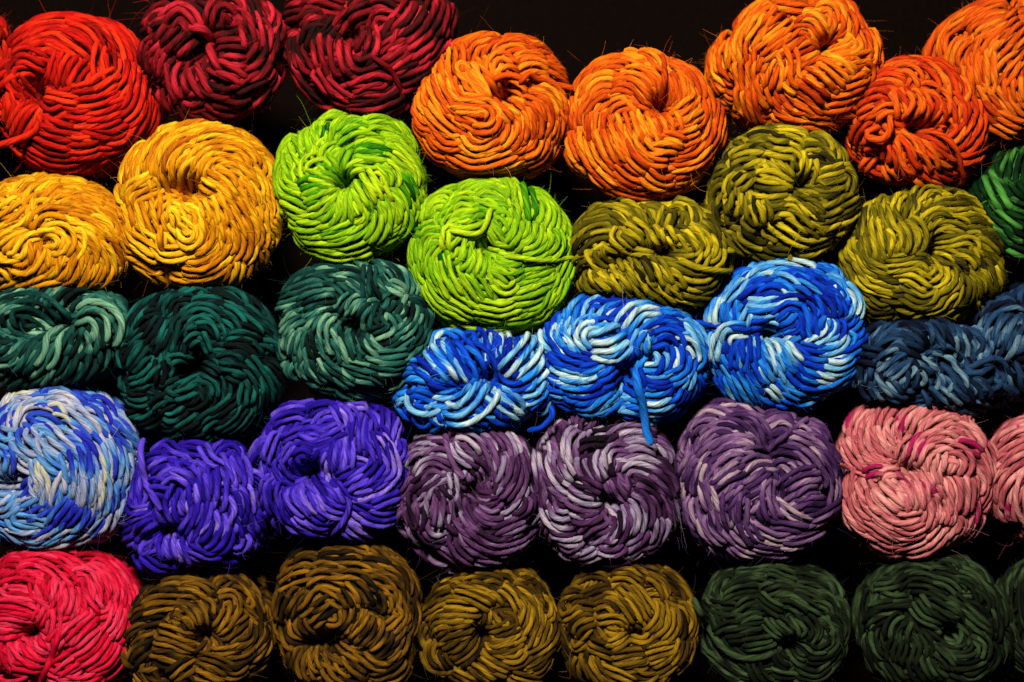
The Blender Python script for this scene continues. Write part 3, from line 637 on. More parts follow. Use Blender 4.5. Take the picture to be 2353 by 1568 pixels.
4:8,60 15,42 28,25 42,15;4:6,80 6,65 14,55;4:48,18 60,10 75,12;4:60,14 80,10 95,13;4:90,12 110,18 122,32;3:115,14 135,25 145,42;4:48,30 55,21 70,18;3:72,15 88,11 103,20;3,.2,.2:82,18 100,20 112,28;3,.4,.7:72,24 85,23 98,29;3:80,31 92,31 100,35;3,.4,.8:98,27 110,34 120,46;3,.4,.8:117,30 125,37 138,48;3:110,48 122,52 132,56;4:135,40 145,52 148,65;3:93,38 100,40 106,46;5,.2,.2:18,50 28,38 40,32;4:12,75 18,62 30,52;4,.2,.2:30,62 40,50 46,38;3:38,68 44,57 48,47;3:46,63 50,53 54,42;3,.3:13,82 20,72 28,60;3,.4,.7:60,52 61,43 68,38 75,36;3,.4,.7:63,38 75,32 88,34 97,42;2,.7,.9:75,40 88,40 96,47 99,55;3,0,.1:76,46 84,46 90,52;2,.6,.9:80,51 83,57 86,66;3:65,58 70,53 75,51;2,.6,.9:50,76 58,72 67,75;2,.2,.3:58,70 60,65 59,62;2,.7,.9:44,72 46,78 50,82 48,88;3,.5,.8:22,90 30,85 35,78;3:13,98 22,95 30,90;3,0,.1:38,77 40,85 37,94;3,.2,.4:104,57 115,57 128,62;3:105,62 120,63 130,72;3:137,57 142,60 146,63;3,0,.1:102,67 110,68 118,74;2,.5,.6:97,73 105,71 112,77;2,.3:98,81 110,82 120,85;2,.2:106,88 112,91 118,92;3,.5,.8:120,75 128,85 134,93;3,.5,.7:125,90 128,98 128,106;3,.5,.8:121,97 118,106 118,115;3:135,85 142,97 142,112;3:140,78 150,95 150,112;3:132,100 132,112 130,122;3:139,100 138,115 135,128;2,.4,.5:80,80 88,82 93,87;2,0,.1:78,84 85,85 91,89;2,.7,.9:65,98 71,93 77,91;2,.6,.7:79,91 87,93 92,100 91,106;2,.6,.8:57,107 65,105 73,102;2,.4,.7:49,103 52,105 55,107;2,.4,.6:45,100 49,97 54,95;2,.5,.5:82,97 84,103 85,110;3,0,.2:64,114 72,112 79,106;3:4,90 5,100 12,108;3:12,105 18,110 28,111;3,.2,.6:6,115 14,122 24,124;3:15,128 30,130 42,122;3:37,118 42,113 50,110;3:44,126 55,128 68,121;3,.4,.7:75,138 85,128 95,122 108,112;3,0,.1:92,128 105,118 115,110;3:58,138 68,133 77,128;3:44,137 52,136 60,134;4:48,148 65,145 85,142;4:98,140 112,130 122,118;4:95,148 115,140 130,128
@tealright 660 600
4:12,52 25,35 42,25;4:30,32 45,22 65,20;4:60,17 75,18 90,27;4:95,16 105,20 118,28;3,.3,.7:95,15 103,23 112,34;3,.2,.8:115,22 124,30 129,41;4:105,20 115,27 120,37;5:42,30 60,28 78,33 87,42;3:60,30 75,31 85,37;4,.3:48,35 60,36 70,44;4,.5,.8:12,55 25,47 40,42 52,40;4,.2,.2:22,42 35,36 50,33;3:14,62 22,57 30,54;3:14,70 22,64 32,58;4,.4:30,58 42,52 60,48;4:33,65 45,57 58,54;3,.4,.7:13,80 20,72 30,65;3,.7,.9:16,98 20,85 26,74;3,.4,.7:24,102 26,90 28,78;3:10,85 10,95 12,103;3:28,95 30,105 28,112;4:35,80 40,72 52,66;3:44,80 48,73 52,68;3,.7,.85:60,66 53,73 54,86 57,100;3,0,.2:40,78 42,90 45,100;3,.4:62,73 65,83 70,92;4,.5:67,84 72,95 74,106;3,.5,.6:64,60 68,53 75,47;3:75,60 78,54 82,52;3:80,65 84,58 88,54;3,.3:85,75 86,65 91,58;3:92,68 93,62 95,56;3:97,70 99,62 102,57;3:70,72 75,70 80,71;3:75,80 78,76 80,74;4,.6:103,62 106,68 110,74 105,80 95,84;3,.3:95,30 98,38 105,45;4,.2,.3:93,22 92,35 93,45;3,.8,1:107,37 113,41 120,44;3:105,52 112,48 120,46;2,.8,1:126,49 120,58 114,69;3:112,52 110,58 106,62;3:128,55 126,65 118,72;3,.5,.8:126,68 120,77 112,81;2,.6,.95:134,62 131,70;3:140,57 141,68 136,80;3:140,75 137,84 132,92;3,.4:130,83 120,92 105,100;2,.4,.95:90,86 94,92 100,97;2:85,84 88,90 92,95;2:78,86 83,92 88,97;2,.4:73,85 76,92 78,97;4,.5,.7:123,101 108,104 95,104;3,.5,.7:117,110 100,110 88,107;4,.5,.6:65,110 80,114 95,117 104,123;3:50,107 58,113 66,118;3:62,115 68,120 76,125;3:140,92 132,100 120,108;3:122,118 115,125 107,128;3,.2,.8:18,108 20,115 24,120;3:30,107 32,115 38,122;3:38,105 45,115 53,122;4:35,127 48,132 62,134;2,.4,.8:70,131 85,133 102,136;4:60,132 75,137 92,138;4:110,130 125,120 138,108
@bluebow 955 730
4,.3,.1:54,38 65,33 78,34 83,48;3:42,40 50,36 60,40;4,.2,.1:80,32 87,36 88,50;2,.5,1:90,34 92,42 94,52;3,.7,1:98,34 97,46 95,58;4,.3,.05:105,38 103,48 101,60;3,.3,.05:114,38 111,48 107,60;2,.3,.2:120,46 112,54 108,62;3,.6,.95:126,42 120,54 111,64 106,70;2,.3,.5:128,55 122,62 114,70;4,.9,1,1.1:134,50 137,60 133,68 125,75 117,80;2,.5,.7:120,36 128,43 131,48;3,.4,.1:99,71 104,76 113,77 122,72;2,.3,.3:137,68 133,77 122,84 108,84;3,.4,.9:136,75 132,83 125,87 118,88;4,.1,.05:140,82 137,92 128,100;4:146,88 145,98 138,105;3,.4,.05:44,42 50,53 57,62 66,72 75,76;2,.6,.5:54,43 58,50 63,60;3,.6,1:39,47 45,56 54,66 60,76;3,.8,1:32,53 38,59 45,67;3,.4,.1:26,57 35,64 45,72;3,.5,.6:18,65 25,64 32,68;3,.3,.6:17,75 24,72 32,75;3,.3,.05:60,42 68,52 72,60 80,68;3,.9,.35:68,48 78,54 85,63 87,72 83,78;3,.6,.2:37,76 46,80 55,84;4,.4,.1:30,82 42,85 57,86 72,80;3:40,88 50,90 60,88;2,.5,.5:25,80 30,85 38,88;3,.5,.5:52,95 64,93 74,87 82,80;3,1.1,.98,1.1:50,101 62,103 73,98 82,90 89,80;3,.5,.4:25,92 24,88 32,90 38,93;2,1,.95:21,86 22,94 30,99 40,98 48,93;3,.4,.7:12,86 8,93 10,103 18,110;3,.3,.2:18,96 20,101 25,103;3,.7,.7:25,104 28,110 36,111 42,103;2,.3,.1:40,103 44,109 50,108;3,.3:15,85 10,90 8,100;2,.6,.8:95,82 104,85 111,91 115,97 114,103;2,1,1:89,88 98,94 108,100 118,106;3,.4,.05:85,92 92,99 100,105 108,106;3,.2,.1:75,96 80,102 84,106;3,.4,.55:70,102 78,106 88,110;3,0,.1:98,92 104,95 110,97;2,.3,.9:45,104 50,108 55,109;4:60,108 75,112 90,112
T .9 .3:146,98,0 147,105,-10 143,112,-10 135,118,-5 125,120,10
@bluedouble 1305 690
4:10,60 12,45 20,32;4,.2,.1:15,40 20,30 28,24;3,.3,.8:2,45 2,55 8,65;4:35,25 42,18 52,15;4,.5,.6:40,50 42,35 50,22 60,16;3,.4,.1:60,20 68,13 78,14;3,.2,.2:68,18 78,17 88,20;4,.4,.1:44,40 48,30 55,24 65,23;3,.6,.95:64,35 70,29 78,26 84,24;4,.4,.1:72,38 80,32 90,26 100,25;3:85,22 95,20 108,22;4:108,22 122,26 135,35;4,.7,1:82,45 88,37 97,30 112,30;2,.5,.6:92,43 100,37 110,33;3,.3,.8:115,30 130,33 143,40;3,.2,.2:105,38 118,35 132,40;3,.3,.1:118,42 128,45 138,52;3,.4,.7:135,38 145,52 150,65;4,.2,.3:145,45 153,60 155,80;3,.7,.95:27,38 24,48 27,58 38,67;3,.6,.95:34,35 31,45 35,55 38,62;3,.4,.4:22,32 20,42 22,52 28,62;3,.5,.9:14,45 14,52 18,58;3,.3,.1:22,62 30,69 40,73 50,74;2,.4,.7:28,25 26,35 27,42;4,.2,.1:13,65 20,75 35,80;3,.4,.8:15,78 25,84 40,88;2,.2,.1:40,77 48,78 55,75;3,.3,.1:42,62 48,66 56,67;4,.7,.9:50,60 45,55 46,47 52,42 60,41;4,.5,.35:52,50 58,45 66,43 72,47;2,.3,.4:53,54 60,50 68,50;3,1.4,1,1.2:54,57 62,57 72,54 81,49;3,1,1:57,63 66,66 76,62 85,54;3,.5,.1:65,72 75,72 82,66 84,60;3,.2,.2:65,75 75,77 83,75;3,.4,.5:45,82 55,80 62,76;3,.7,.85:42,88 52,88 60,84 65,80;3,.2,.4:60,90 68,87 75,80;3:25,92 40,95 50,95;3,.2,.2:35,100 50,102 65,97 72,92;4,.1,.1:22,102 35,108 50,110;3,.3,.8:70,102 76,98 77,92;3,.4,.7:55,115 65,108 75,103;3,.3,.5:40,112 55,112 65,106;3,.2,.6:70,112 75,106 82,103;4:8,85 15,95 28,100;3:15,95 25,105 38,112;4,.4,.2:87,70 86,60 90,50 96,46;3,.4,.6:95,65 94,58 97,52 100,47;2,.8,.95:101,60 100,52 104,46 112,44;4,.4,.15:104,52 110,48 118,46 124,48;3,.5,.05:110,54 117,52 124,55 127,62;3,.4,.1:129,60 130,68 128,78;3,.8,.85:128,52 138,54 144,62 145,70 140,74;3,.5,.6:137,65 136,75 132,82 122,88;3,1,.95:118,62 120,70 116,78 108,80 100,80;3,.3,.05:124,72 122,80 118,86;3,.3,.05:103,88 112,90 122,88;2,.5,.8:139,80 138,88 134,96;3,.2,.1:103,93 115,94 128,90;3,.4,.5:100,100 112,100 124,95;3,.2,.1:112,104 125,102 130,92;3,.2,.2:143,85 142,98 136,108;3,.7,.9:102,113 112,112 124,107;3,.3,.1:112,118 125,115 133,105;3,.5,.8:78,110 85,110 95,112;3,.2,.1:82,117 90,117 98,118;3,.3,.8:103,122 110,122;4,.1,.15:110,126 125,122 138,115;3:150,80 150,95 145,108;4:155,85 152,100 146,110;3,.5,.5:80,95 87,98 93,102;3,.1,.2:90,80 92,88 93,95
T 1.3 .64 1:103,68,-2 97,72,-16 93,82,-22 94,95,-22 98,108,-22 100,122,-22 102,136,-22 106,147,-20
@blueright 1705 610
4:14,40 22,26 38,16;4,.2,.15:25,35 35,24 50,18;4:60,12 78,10 95,14;4:100,14 115,20 128,32;3,.4,.7:110,13 120,20 128,30;4,.6,.95:50,25 60,18 75,15 90,17 103,21;4,.5,.9:44,33 52,26 62,22 73,21;3,.2,.2:35,30 42,25 50,21;3,.7,.9:43,28 38,36 32,43 26,50 23,58;3:20,50 25,40 35,33;3,.3,.1:12,60 14,50 18,42;3,.7,.9:14,67 17,57 20,47;4,.3,.15:36,45 45,38 55,32 63,30;2,.4,.5:42,37 50,33 60,32;4,.3,.2:74,28 85,25 100,28 115,30;3,.6,.9:115,27 124,32 128,42 130,52;3,.4,.1:110,36 120,40 127,48;3,.7,.95:131,35 137,42 141,52 139,62;3,.2,.1:137,60 140,50 145,58;4,.2,.2:140,70 145,62 148,55;3,.4,.4:84,30 92,32 102,38 112,45;4,.4,.05:90,25 100,33 112,42 122,52 127,62;3,.6,.9:68,31 75,32 82,36 86,40;3,.5,.5:62,36 70,35 76,38;4,.4,.1:58,42 66,38 78,40;2,1,.98:47,50 56,51 68,49 80,45 88,43;3,.5,.7:47,57 58,57 70,54;2,.3,.2:48,63 55,62 62,60;3,0,.05:50,72 56,70 60,66;3,.7,.9:46,53 43,60 40,67;3,.3,.5:28,65 30,57 33,48;2,.4,.7:36,70 34,62 31,55;4,.6,.2:70,62 77,55 85,52 91,54;3,.6,.45:76,68 81,64 86,60;3,.5,.15:65,75 75,73 87,69 93,64;2,.7,.95:64,67 69,68 74,70;3,.4,.1:93,75 96,68 94,62;3,.8,.95:73,84 79,80 85,77 89,75;4,.6,.15:97,50 102,58 104,68 105,80;3,.5,.5:110,72 109,66 113,62;2,.8,1:120,64 119,72 113,79 105,83 100,86;3,.4,.1:125,66 125,74 120,80;5,.7,.95:130,75 128,82 118,88 108,89;3,.3,.7:130,88 122,92 112,90;3,.3,.3:94,90 104,93 115,94;3,.3,.05:85,90 92,96 98,102;3,.2,.1:100,98 115,99 130,96;4,.5,.2:126,102 138,96 148,88;3,.7,.95:113,105 126,106 138,98;3:140,88 148,80 150,75;3,.3,.4:100,107 115,110 132,107;3,.4,.9:106,111 114,114 122,114;4,.3,.4:88,107 98,112 112,118;3,.4,.7:108,127 122,122 136,112;4:128,118 138,110 145,102;3,.1,.1:110,120 98,118 88,113;3,.8,.95:26,84 28,78 35,74 42,74;4,.3,.1:33,95 34,85 38,80;2,.8,.95:42,88 43,98 42,108;3,.3,.1:38,85 38,98 37,108;2,.8,.95:53,83 54,92 53,102;3,.2,.1:48,82 49,92 49,100;3,.4,.2:58,88 59,98 62,108;3,.5,.8:62,83 66,92 75,100;3,.7,.9:68,85 72,96 76,110;3,.6,.8:77,88 82,98 90,105;3,.5,.6:73,98 80,108 85,118;3,.7,.95:62,103 66,112 70,118;3,.5,.55:50,103 56,112 62,118;3,.3,.1:44,98 47,110 50,120;4,.4,.4:22,80 26,95 34,108 42,120;4:15,75 15,90 17,105;3,.5,.85:20,75 18,88 16,100;4:12,85 14,102 22,118;3,.3,.3:52,114 55,122 60,130;3,.7,.95:64,120 72,126 82,138;3,.4,.5:74,112 80,120 88,125;4,.4,.4:36,110 43,122 50,138;3,.5,.6:46,125 55,134 68,142;4:20,115 28,128 40,138;4,.2,.3:78,126 92,132 105,134;4:70,140 90,143 110,138;3,0,.1:80,102 90,112 100,120
T .8 .2:58,71,16 48,73,-4 35,72,-10 20,70,-8 8,68,0 -2,66,20
@navyflat 2080 720
4,.2,.5:12,44 22,37 35,29;3,.2,.3:15,40 22,32 30,28;3,.5,.6:37,33 45,32 55,35 61,41;3,.3,.2:45,38 55,40 64,48;3,.4,.7:32,43 42,40 53,44;4,.5,.6:28,52 37,46 48,48 58,54;3,.3,.4:45,46 55,49 63,53;4,0,.15:50,28 60,32 68,40;3,.4,.6:70,30 77,33 83,40;3,.4,.5:83,30 88,40 93,48;2,.5,.7:90,32 95,38 97,43;3,.7,.9:98,35 102,44 103,53 100,62;3,.4,.6:107,42 111,50 110,58;3,.3,.6:106,32 114,38 118,45;3,.5,.8:110,32 120,40 124,50 119,60;3,0,.1:90,55 92,60 95,65;3,.7,.9:48,56 38,60 30,66 26,69;3,.7,.9:50,60 46,66 40,73 36,76;2,.5,.5:52,66 53,75 50,84;3,.1,.05:54,60 59,68 62,75;4,.6,.8:60,60 69,66 74,76 70,86;3,.4,.6:65,62 75,58 85,65 92,75 95,86;4,.7,.75:72,57 82,60 90,68 97,78 96,86;3,.4,.8:96,68 104,76 110,85 109,92;3,.3,.5:95,78 102,88 105,95;3,.3,.4:100,75 112,82 117,93;3,.6,.8:78,80 86,87 95,95 101,99;3,.3,.4:72,86 78,92 80,98;2,1,.7:100,68 110,69 118,65 125,63 132,70 133,78;2,.8,.8:115,60 123,61 130,66;2,.7,.6:130,72 127,79 120,82 114,81;2,.8,.8:134,76 140,83 141,90 135,95 128,98;3,.3,.7:135,92 130,98 123,100;3,0,.1:118,88 125,85 132,80;4:12,65 13,78 12,88;3:16,62 16,72 14,80;3:24,74 30,82 36,91;3:10,55 18,56 25,58;4:38,80 45,87 52,90;4:120,105 110,102 100,100;3:18,80 20,88 24,92
@navyfar 2080 720
5,.2,.4:118,20 130,10 143,2;5,.3,.6:120,28 132,15 150,9;5,.5,.8:145,20 138,30 130,45;4,.5,.7:139,35 136,45 131,53;4:150,22 145,35 142,45;4:157,30 150,40 145,50;4:150,60 155,62 160,65;4:140,65 145,78 152,85;4,.3,.7:147,70 150,80 156,86;4:140,88 148,95 156,98;4:150,55 156,52 160,50
@pastel 0 930 .21333
4,.5,1:2,17 8,10 14,7 21,7;3,.3,.7:12,12 20,8 30,10;4,.2,.1:22,5 32,3 42,8;3,.3,.3:30,9 38,8 48,15;3,.3,.75:42,6 50,8 56,15;3,.3,.2:46,12 53,16 58,25;4,.4,.7:38,15 50,20 58,28;3,.4,.15:46,24 53,28 58,36;3,.3,.8:59,18 64,23 68,30;3,.2,.3:56,22 64,30 70,38;3,.5,1:28,15 36,17 45,25 48,29;3,.2,.5:33,20 42,25 48,33;3,.3,.85:24,12 33,12 38,17;3,.5,.95:12,14 8,18 6,26;4,.2,.15:10,17 4,20 1,29;3,.5,.8:8,25 12,17 20,14 28,16;3,.3,.1:16,18 25,18 33,24;2,.4,.5:19,22 25,24 30,30;3,.4,.1:13,23 17,25 20,31;3,.5,.5:12,26 12,32 19,38;2,.4,.7:15,27 18,31 20,34;2,.4,.95:10,34 12,38 17,40;3,.5,.7:10,38 13,43 19,45;4,.4,.7:0,30 5,33 10,33;3,.5,.4:4,35 6,40 5,47;3,.4,.7:2,37 1,43 3,49;3,.6,.8:20,32 22,28 26,28 32,35;4,.5,.7:23,27 27,33 33,38 36,42;2,.8,.8:21,30 22,35 26,38 31,42;3,.9,.5:21,36 25,42 31,48;3,1.2,.95:20,40 21,47 24,53 22,60;2,.8,.8:19,50 19,56 22,60;2,.4,.5:25,44 27,48 28,52;5,.6,.65:35,45 30,55 26,64 25,70;3,.4,.75:38,43 39,52 38,60;3,.3,.5:34,52 33,59 30,67;4,.3,.1:36,27 44,33 48,42;4,.3,.1:37,34 40,43 42,53;4,.2,.15:43,38 46,43 43,55;4,.4,.85:50,30 54,37 56,50 54,58;3,.3,.3:56,32 58,42 57,50;3,.4,.6:62,32 64,45 63,55;3,.2,.2:67,40 69,50 66,58;3,.4,.85:71,32 70,40 67,45;3,.5,.8:47,47 48,57 46,68;3,.4,.5:44,50 44,62 42,72;3,.4,.85:50,45 52,55 50,66;3,.3,.2:60,52 60,62 58,72;3,.4,.75:54,58 50,70 46,76;3,.3,.5:57,55 55,65 53,70;3,.3,.75:66,55 64,65 58,75;3,.4,.8:59,66 55,75 46,82;3,.2,.3:53,68 47,75 43,79;4,.3,.15:41,64 37,70 33,74;4,.2,.2:38,60 32,67 25,75;4,.5,.15:12,68 18,64 24,60;3,.3,.15:12,62 16,55 22,52;2,.4,.8:10,65 15,63 20,62;3,.5,.8:11,72 17,72 25,74;2,.4,.5:7,66 7,72 14,76 22,76;3,.3,.8:5,78 14,80 22,79;3,.4,.7:20,84 30,80 40,74;3,.3,.3:12,80 20,82 30,77;4,.3,.8:25,86 38,83 48,77;4,.2,.3:0,60 5,61 10,57;3,.3,.8:-2,54 6,55 12,54;3,.3,.8:0,67 4,66 8,62;3,.2,.3:0,75 5,77 12,83;4:0,82 8,86 18,88;4:45,87 55,80 62,72
@purpleleft 280 1030 .21333
4:30,15 38,17 48,18;3,.3:20,17 26,14 32,18 38,19;2,.6,.8:46,14 50,20 56,24 59,28;2,.5,.7:57,16 60,23 63,31;3,.3:63,12 66,17 69,20;3:54,16 60,14 64,17;3,.2:63,20 65,27 66,34;3:18,22 24,21 30,20;3:20,28 26,25 32,24;2,.6,.8:25,32 29,29 34,29 38,31;3:32,22 34,26 39,28;2,.3:36,24 40,29 44,32;2,.5,.7:42,22 44,25 46,27;3,.3:49,24 48,30 49,38;3,.4:54,26 54,34 52,43;2,.4:50,28 51,35 51,40;3,0,.1:46,30 46,38 48,42;3:58,32 58,40 56,48;2,.7,.9:61,37 63,45 60,55 61,59;3,.3:66,35 68,40 69,48;4,.4:64,47 66,55 67,62;2,.6,.8:62,66 66,64 67,60;4:72,48 75,58 73,66;4:75,60 72,68 65,72;3,.4:45,39 44,47 40,55 37,60;2,.3,.7:48,43 48,49 45,55;4,.3:36,36 33,42 34,48;3,.2:39,34 40,40 41,45;3,.2:28,40 28,46 30,52;3,.5,.8:53,48 54,53 50,58 46,62;3,.3:56,52 55,57 51,63 47,66;3,.3:57,56 56,62 50,66;2,.4:37,62 42,66 50,69 56,67;2,.6,.9:36,64 39,70 45,74 52,74;3,.3,.7:31,64 33,69 35,74;2,.5,.7:24,60 24,66 22,70;2,.5,.7:15,67 19,65 22,64;3,.2:28,60 28,66 29,70;3:20,56 17,62 15,68;3:22,53 16,57 13,62;3:14,52 10,55 7,58;3:18,48 12,50 8,53;3:12,58 8,62 10,68;2,.5:7,43 11,46 16,45;4:52,75 60,75 68,72;4:35,78 45,79 55,77;4:15,70 22,75 32,78;3:20,35 24,34 28,35;3:44,58 43,62 45,66;3:10,70 14,74 20,78
T 1.05 .85:15,9,6 13.5,14,-10 14,22,-18 16,31,-20 20,39,-20 24,46,-6
@purpleright 600 940 .21333
4:16,14 25,11 35,9;3:14,20 22,16 30,15;3,.3:32,14 40,12 48,11;3,.1,.8:48,10 56,11 62,11;4:65,9 73,12 78,18;2,.5,.8:36,22 41,17 46,16;3,.5:47,12 50,17 54,24;3,.4,.9:51,13 54,17 55,21;3:56,14 57,20 56,27;3,.3:60,17 59,27 60,36;2,.6,.7:64,18 62,25 63,34;3:66,14 69,17 71,21;3,.3:72,14 73,20 73,26;3,.2,.8:78,20 78,27 77,34;3:80,28 81,34 78,40;4,.5:66,25 70,33 71,42;3,.6,.8:69,28 74,38 74,46 67,51;4,.4:70,40 66,46 58,53;3,.7,.9:74,45 70,51 62,55 55,57;3,.3:76,52 68,57 60,61;3,.4,.8:78,58 72,60 66,63;4:80,42 78,50 72,54;3:56,60 62,63 70,66;3,.3,.8:56,68 62,71 68,70;3:55,75 63,76 70,75;3:68,76 74,77 79,75;3:62,67 70,69 78,67;4:50,74 58,78 65,79;3:30,22 40,22 49,21;4,.3:27,28 34,31 42,29 52,24;2,.5:30,27 35,25 40,27;2:32,24 40,24 48,22;2,.4,.8:16,26 14,31 11,40;3,.3:10,29 6,35 3,40;3,.5,.7:10,30 5,38 4,44 8,48 11,52;2,.4,.6:20,28 26,26 30,24;2,.4,.7:25,32 22,36 19,40;3,0,.2:25,36 30,34 34,36;2:26,38 27,43 30,46;2,.4,.6:17,40 19,45 21,49;3,.3:48,30 47,38 48,45;3,.5,.8:46,36 43,42 44,50;3,.4:50,28 50,36 49,43;2,.6,.9:54,29 54,36 53,44;4,.3:58,45 54,48 50,51;3,0,.1:40,34 36,40 38,46;3:32,34 38,33 45,31;3:14,48 12,54 11,60;3,.3:16,50 15,58 17,66;2,.3,.7:12,50 11,55 9,62;3,.3:20,62 21,68 25,72;4,.3:23,55 24,60 28,67;3,.5,.9:27,55 28,60 33,66;3,.5,.9:30,56 32,60 37,66;3,.3,.7:33,56 36,61 38,66;3,.3:36,48 39,54 44,58;3:40,50 44,56 48,62;2,.5,.9:26,68 32,73 38,76 44,77;3:22,72 30,77 38,79;3:40,60 45,65 50,67;3:34,68 40,72 46,70;4:14,68 18,74 26,80;3:46,52 49,56 51,61
T 1 .75:53,57,10 54,62,-10 52,69,-14 48,75,-10 44,79,4
@mauvea 940 1000 .21333
4:16,17 22,15 30,14;3:10,22 18,20 24,19;3,.4,.7:12,28 18,22 26,20;2,.5,.9:15,22 20,21 27,21;2,.5,.6:7,45 11,42 16,36;3:22,24 28,21 34,22;3,.3,.5:34,12 38,11 42,12;2,.5,.9:44,10 50,12 55,16;4,.2:55,10 62,13 66,18;3,.5,.85:57,11 63,17 67,24;3,.3:52,10 58,16 63,22;3:65,12 71,20 74,28;3,.2,.6:68,20 71,28 72,35;3,.6,.8:76,22 78,30 80,42;4:80,40 82,50 80,58;3,.4,.9:38,16 44,17 50,23;2,.5,.95:36,19 38,24 45,28;2,.4,.5:39,19 43,24 49,29;3,0,.2:50,15 55,22 57,28;2,.4,.6:52,17 55,23 57,30;3,.5,.7:59,22 60,30 58,37;3,.5,.6:64,26 63,34 60,40;4,.6,.7:67,27 68,36 65,43 62,48;2,.7,.95:72,40 70,47 65,53 62,56;3,.2,.3:74,45 72,52 66,57;3,.3,.2:55,28 57,36 57,44;3:47,30 53,38 54,44;2,.8,.7:42,34 44,39 47,40 47,35 44,33;3,.2,.3:40,38 44,43 50,44;3,.3,.3:45,42 50,46 58,46;3,.4,.5:47,47 53,50 59,47;2,.4,.7:49,51 54,55 59,54;2,.3,.5:48,53 53,57 60,57;2,.6,.9:17,50 22,46 25,40 33,34;3,.5,.75:18,37 22,31 28,29 33,32;3,.2,.2:16,43 22,38 28,34;2,.6,.95:35,34 36,40 35,47;3,.2,.2:30,40 32,43 35,46;3,.5,.6:28,40 26,48 25,58;3,.4,.6:30,46 30,54 29,62;3,.3,.3:33,50 36,56 40,60;3,.5,.6:38,44 39,52 41,58 47,64;3,.3,.3:42,45 45,54 50,60;3,.3,.3:18,50 18,57 16,62;4:12,44 14,54 17,62;3,.3,.5:9,50 9,60 10,70;2,.5,.8:12,60 14,66 18,72;3:20,60 24,66 30,68;2,.3,.8:24,76 28,79 33,81;3,.4,.5:13,72 17,77 25,81;3,.5,.6:37,66 40,72 47,77;3,.3,.4:40,64 47,70 56,74;2,.4,.8:58,66 64,65 71,62;3,.4,.5:56,65 64,61 72,58;3,.3,.4:48,66 58,70 68,66;4,.3,.5:58,74 68,71 78,64;3,.2:45,78 58,79 68,76;4:70,74 77,68 81,62;2,.5,.9:76,60 79,55 82,50;3:28,72 35,77 40,82;3:45,60 52,64 60,62;4:15,82 25,86 40,87
T 1 .68:36,5,10 32,10,-6 32,17,-18 34,24,-22 37,31,-18 41,36,-6
@mauveb 1270 990 .21333
4:25,10 34,6 45,4;4,.3,.5:30,12 38,6 48,5;4:50,5 60,7 68,11;4:12,22 16,14 24,8;3,.4,.8:17,15 17,22 17,26;3,.3,.6:9,24 9,19 12,15;3,.3:22,12 22,20 24,28;3,.8,.95:32,14 28,19 27,28;2,.5,.9:44,13 40,15 37,17;3,0,.1:35,18 42,18 50,16;3,0,.1:30,25 38,22 46,21;4,.5,.5:47,21 54,17 62,17 70,19;3,.4,.8:52,20 60,19 66,21;3,.2:68,10 74,16 78,24;3,.4,.8:70,20 75,25 77,30;4,.2,.1:70,30 75,37 79,45;3,.8,.85:55,25 61,24 69,28;3,.7,.9:48,32 47,27 51,25 56,26;2,.5,.6:50,33 52,29 56,29;3,.7,.8:53,35 56,31 64,32 72,37;3,.2,.2:57,36 64,37 70,42;3,.4,.4:66,33 74,40 78,48;3,.7,.85:74,44 77,52 78,60 75,68;3,.3:60,42 68,45 73,52;3,.1,.1:66,46 70,52 72,60;3,.5,.6:58,46 63,50 65,58 64,65;2,.7,.9:56,54 57,60 54,66;3,.6,.7:59,52 61,58 59,66;3,.4,.3:52,57 52,64 49,69;3,.6,.6:66,64 62,70 54,75;3,.4,.8:72,58 71,65 67,72;3,.3,.4:60,76 66,74 72,70;4:80,50 81,62 76,72;3,.5,.5:48,38 50,42 55,48;2,.4,.6:46,40 48,45 52,50;2,.4,.6:54,37 54,41 57,45;2,.2,.2:57,37 58,42 58,46;3,.6,.8:34,29 34,34 38,41;2,.8,.95:42,26 40,31 43,38;3,.3,.4:37,28 37,33 40,38;3,.2,.2:46,26 44,32 46,37;4,.6,.8:21,27 21,32 24,39;3,.3:15,25 16,33 20,39;4,.4:16,36 18,42 24,47;3,.3:16,44 18,49 24,52;4,.8,.85:26,44 32,48 41,50;3,.7,.7:26,52 32,54 42,55;3,0,.1:28,41 34,43 40,46;3,.1,.2:28,60 36,60 43,57;4,.5,.8:15,52 18,58 24,60;3,.3:17,62 22,66 28,67;5,.6,.4:32,69 38,64 44,62 47,59;2,.6,.8:37,72 43,70 48,63;3,.3:44,52 46,55 49,58;3,.4,.8:18,69 25,71 33,71;3,.4,.6:22,74 28,76 35,73;3,.5,.8:30,78 36,77 42,74;3,.2:42,72 48,73 52,70;3,.4,.8:52,78 60,74 65,68;4:42,82 52,81 62,76;4:14,62 15,70 20,77;4:12,35 11,45 12,55
@mauvec 1640 960 .21333
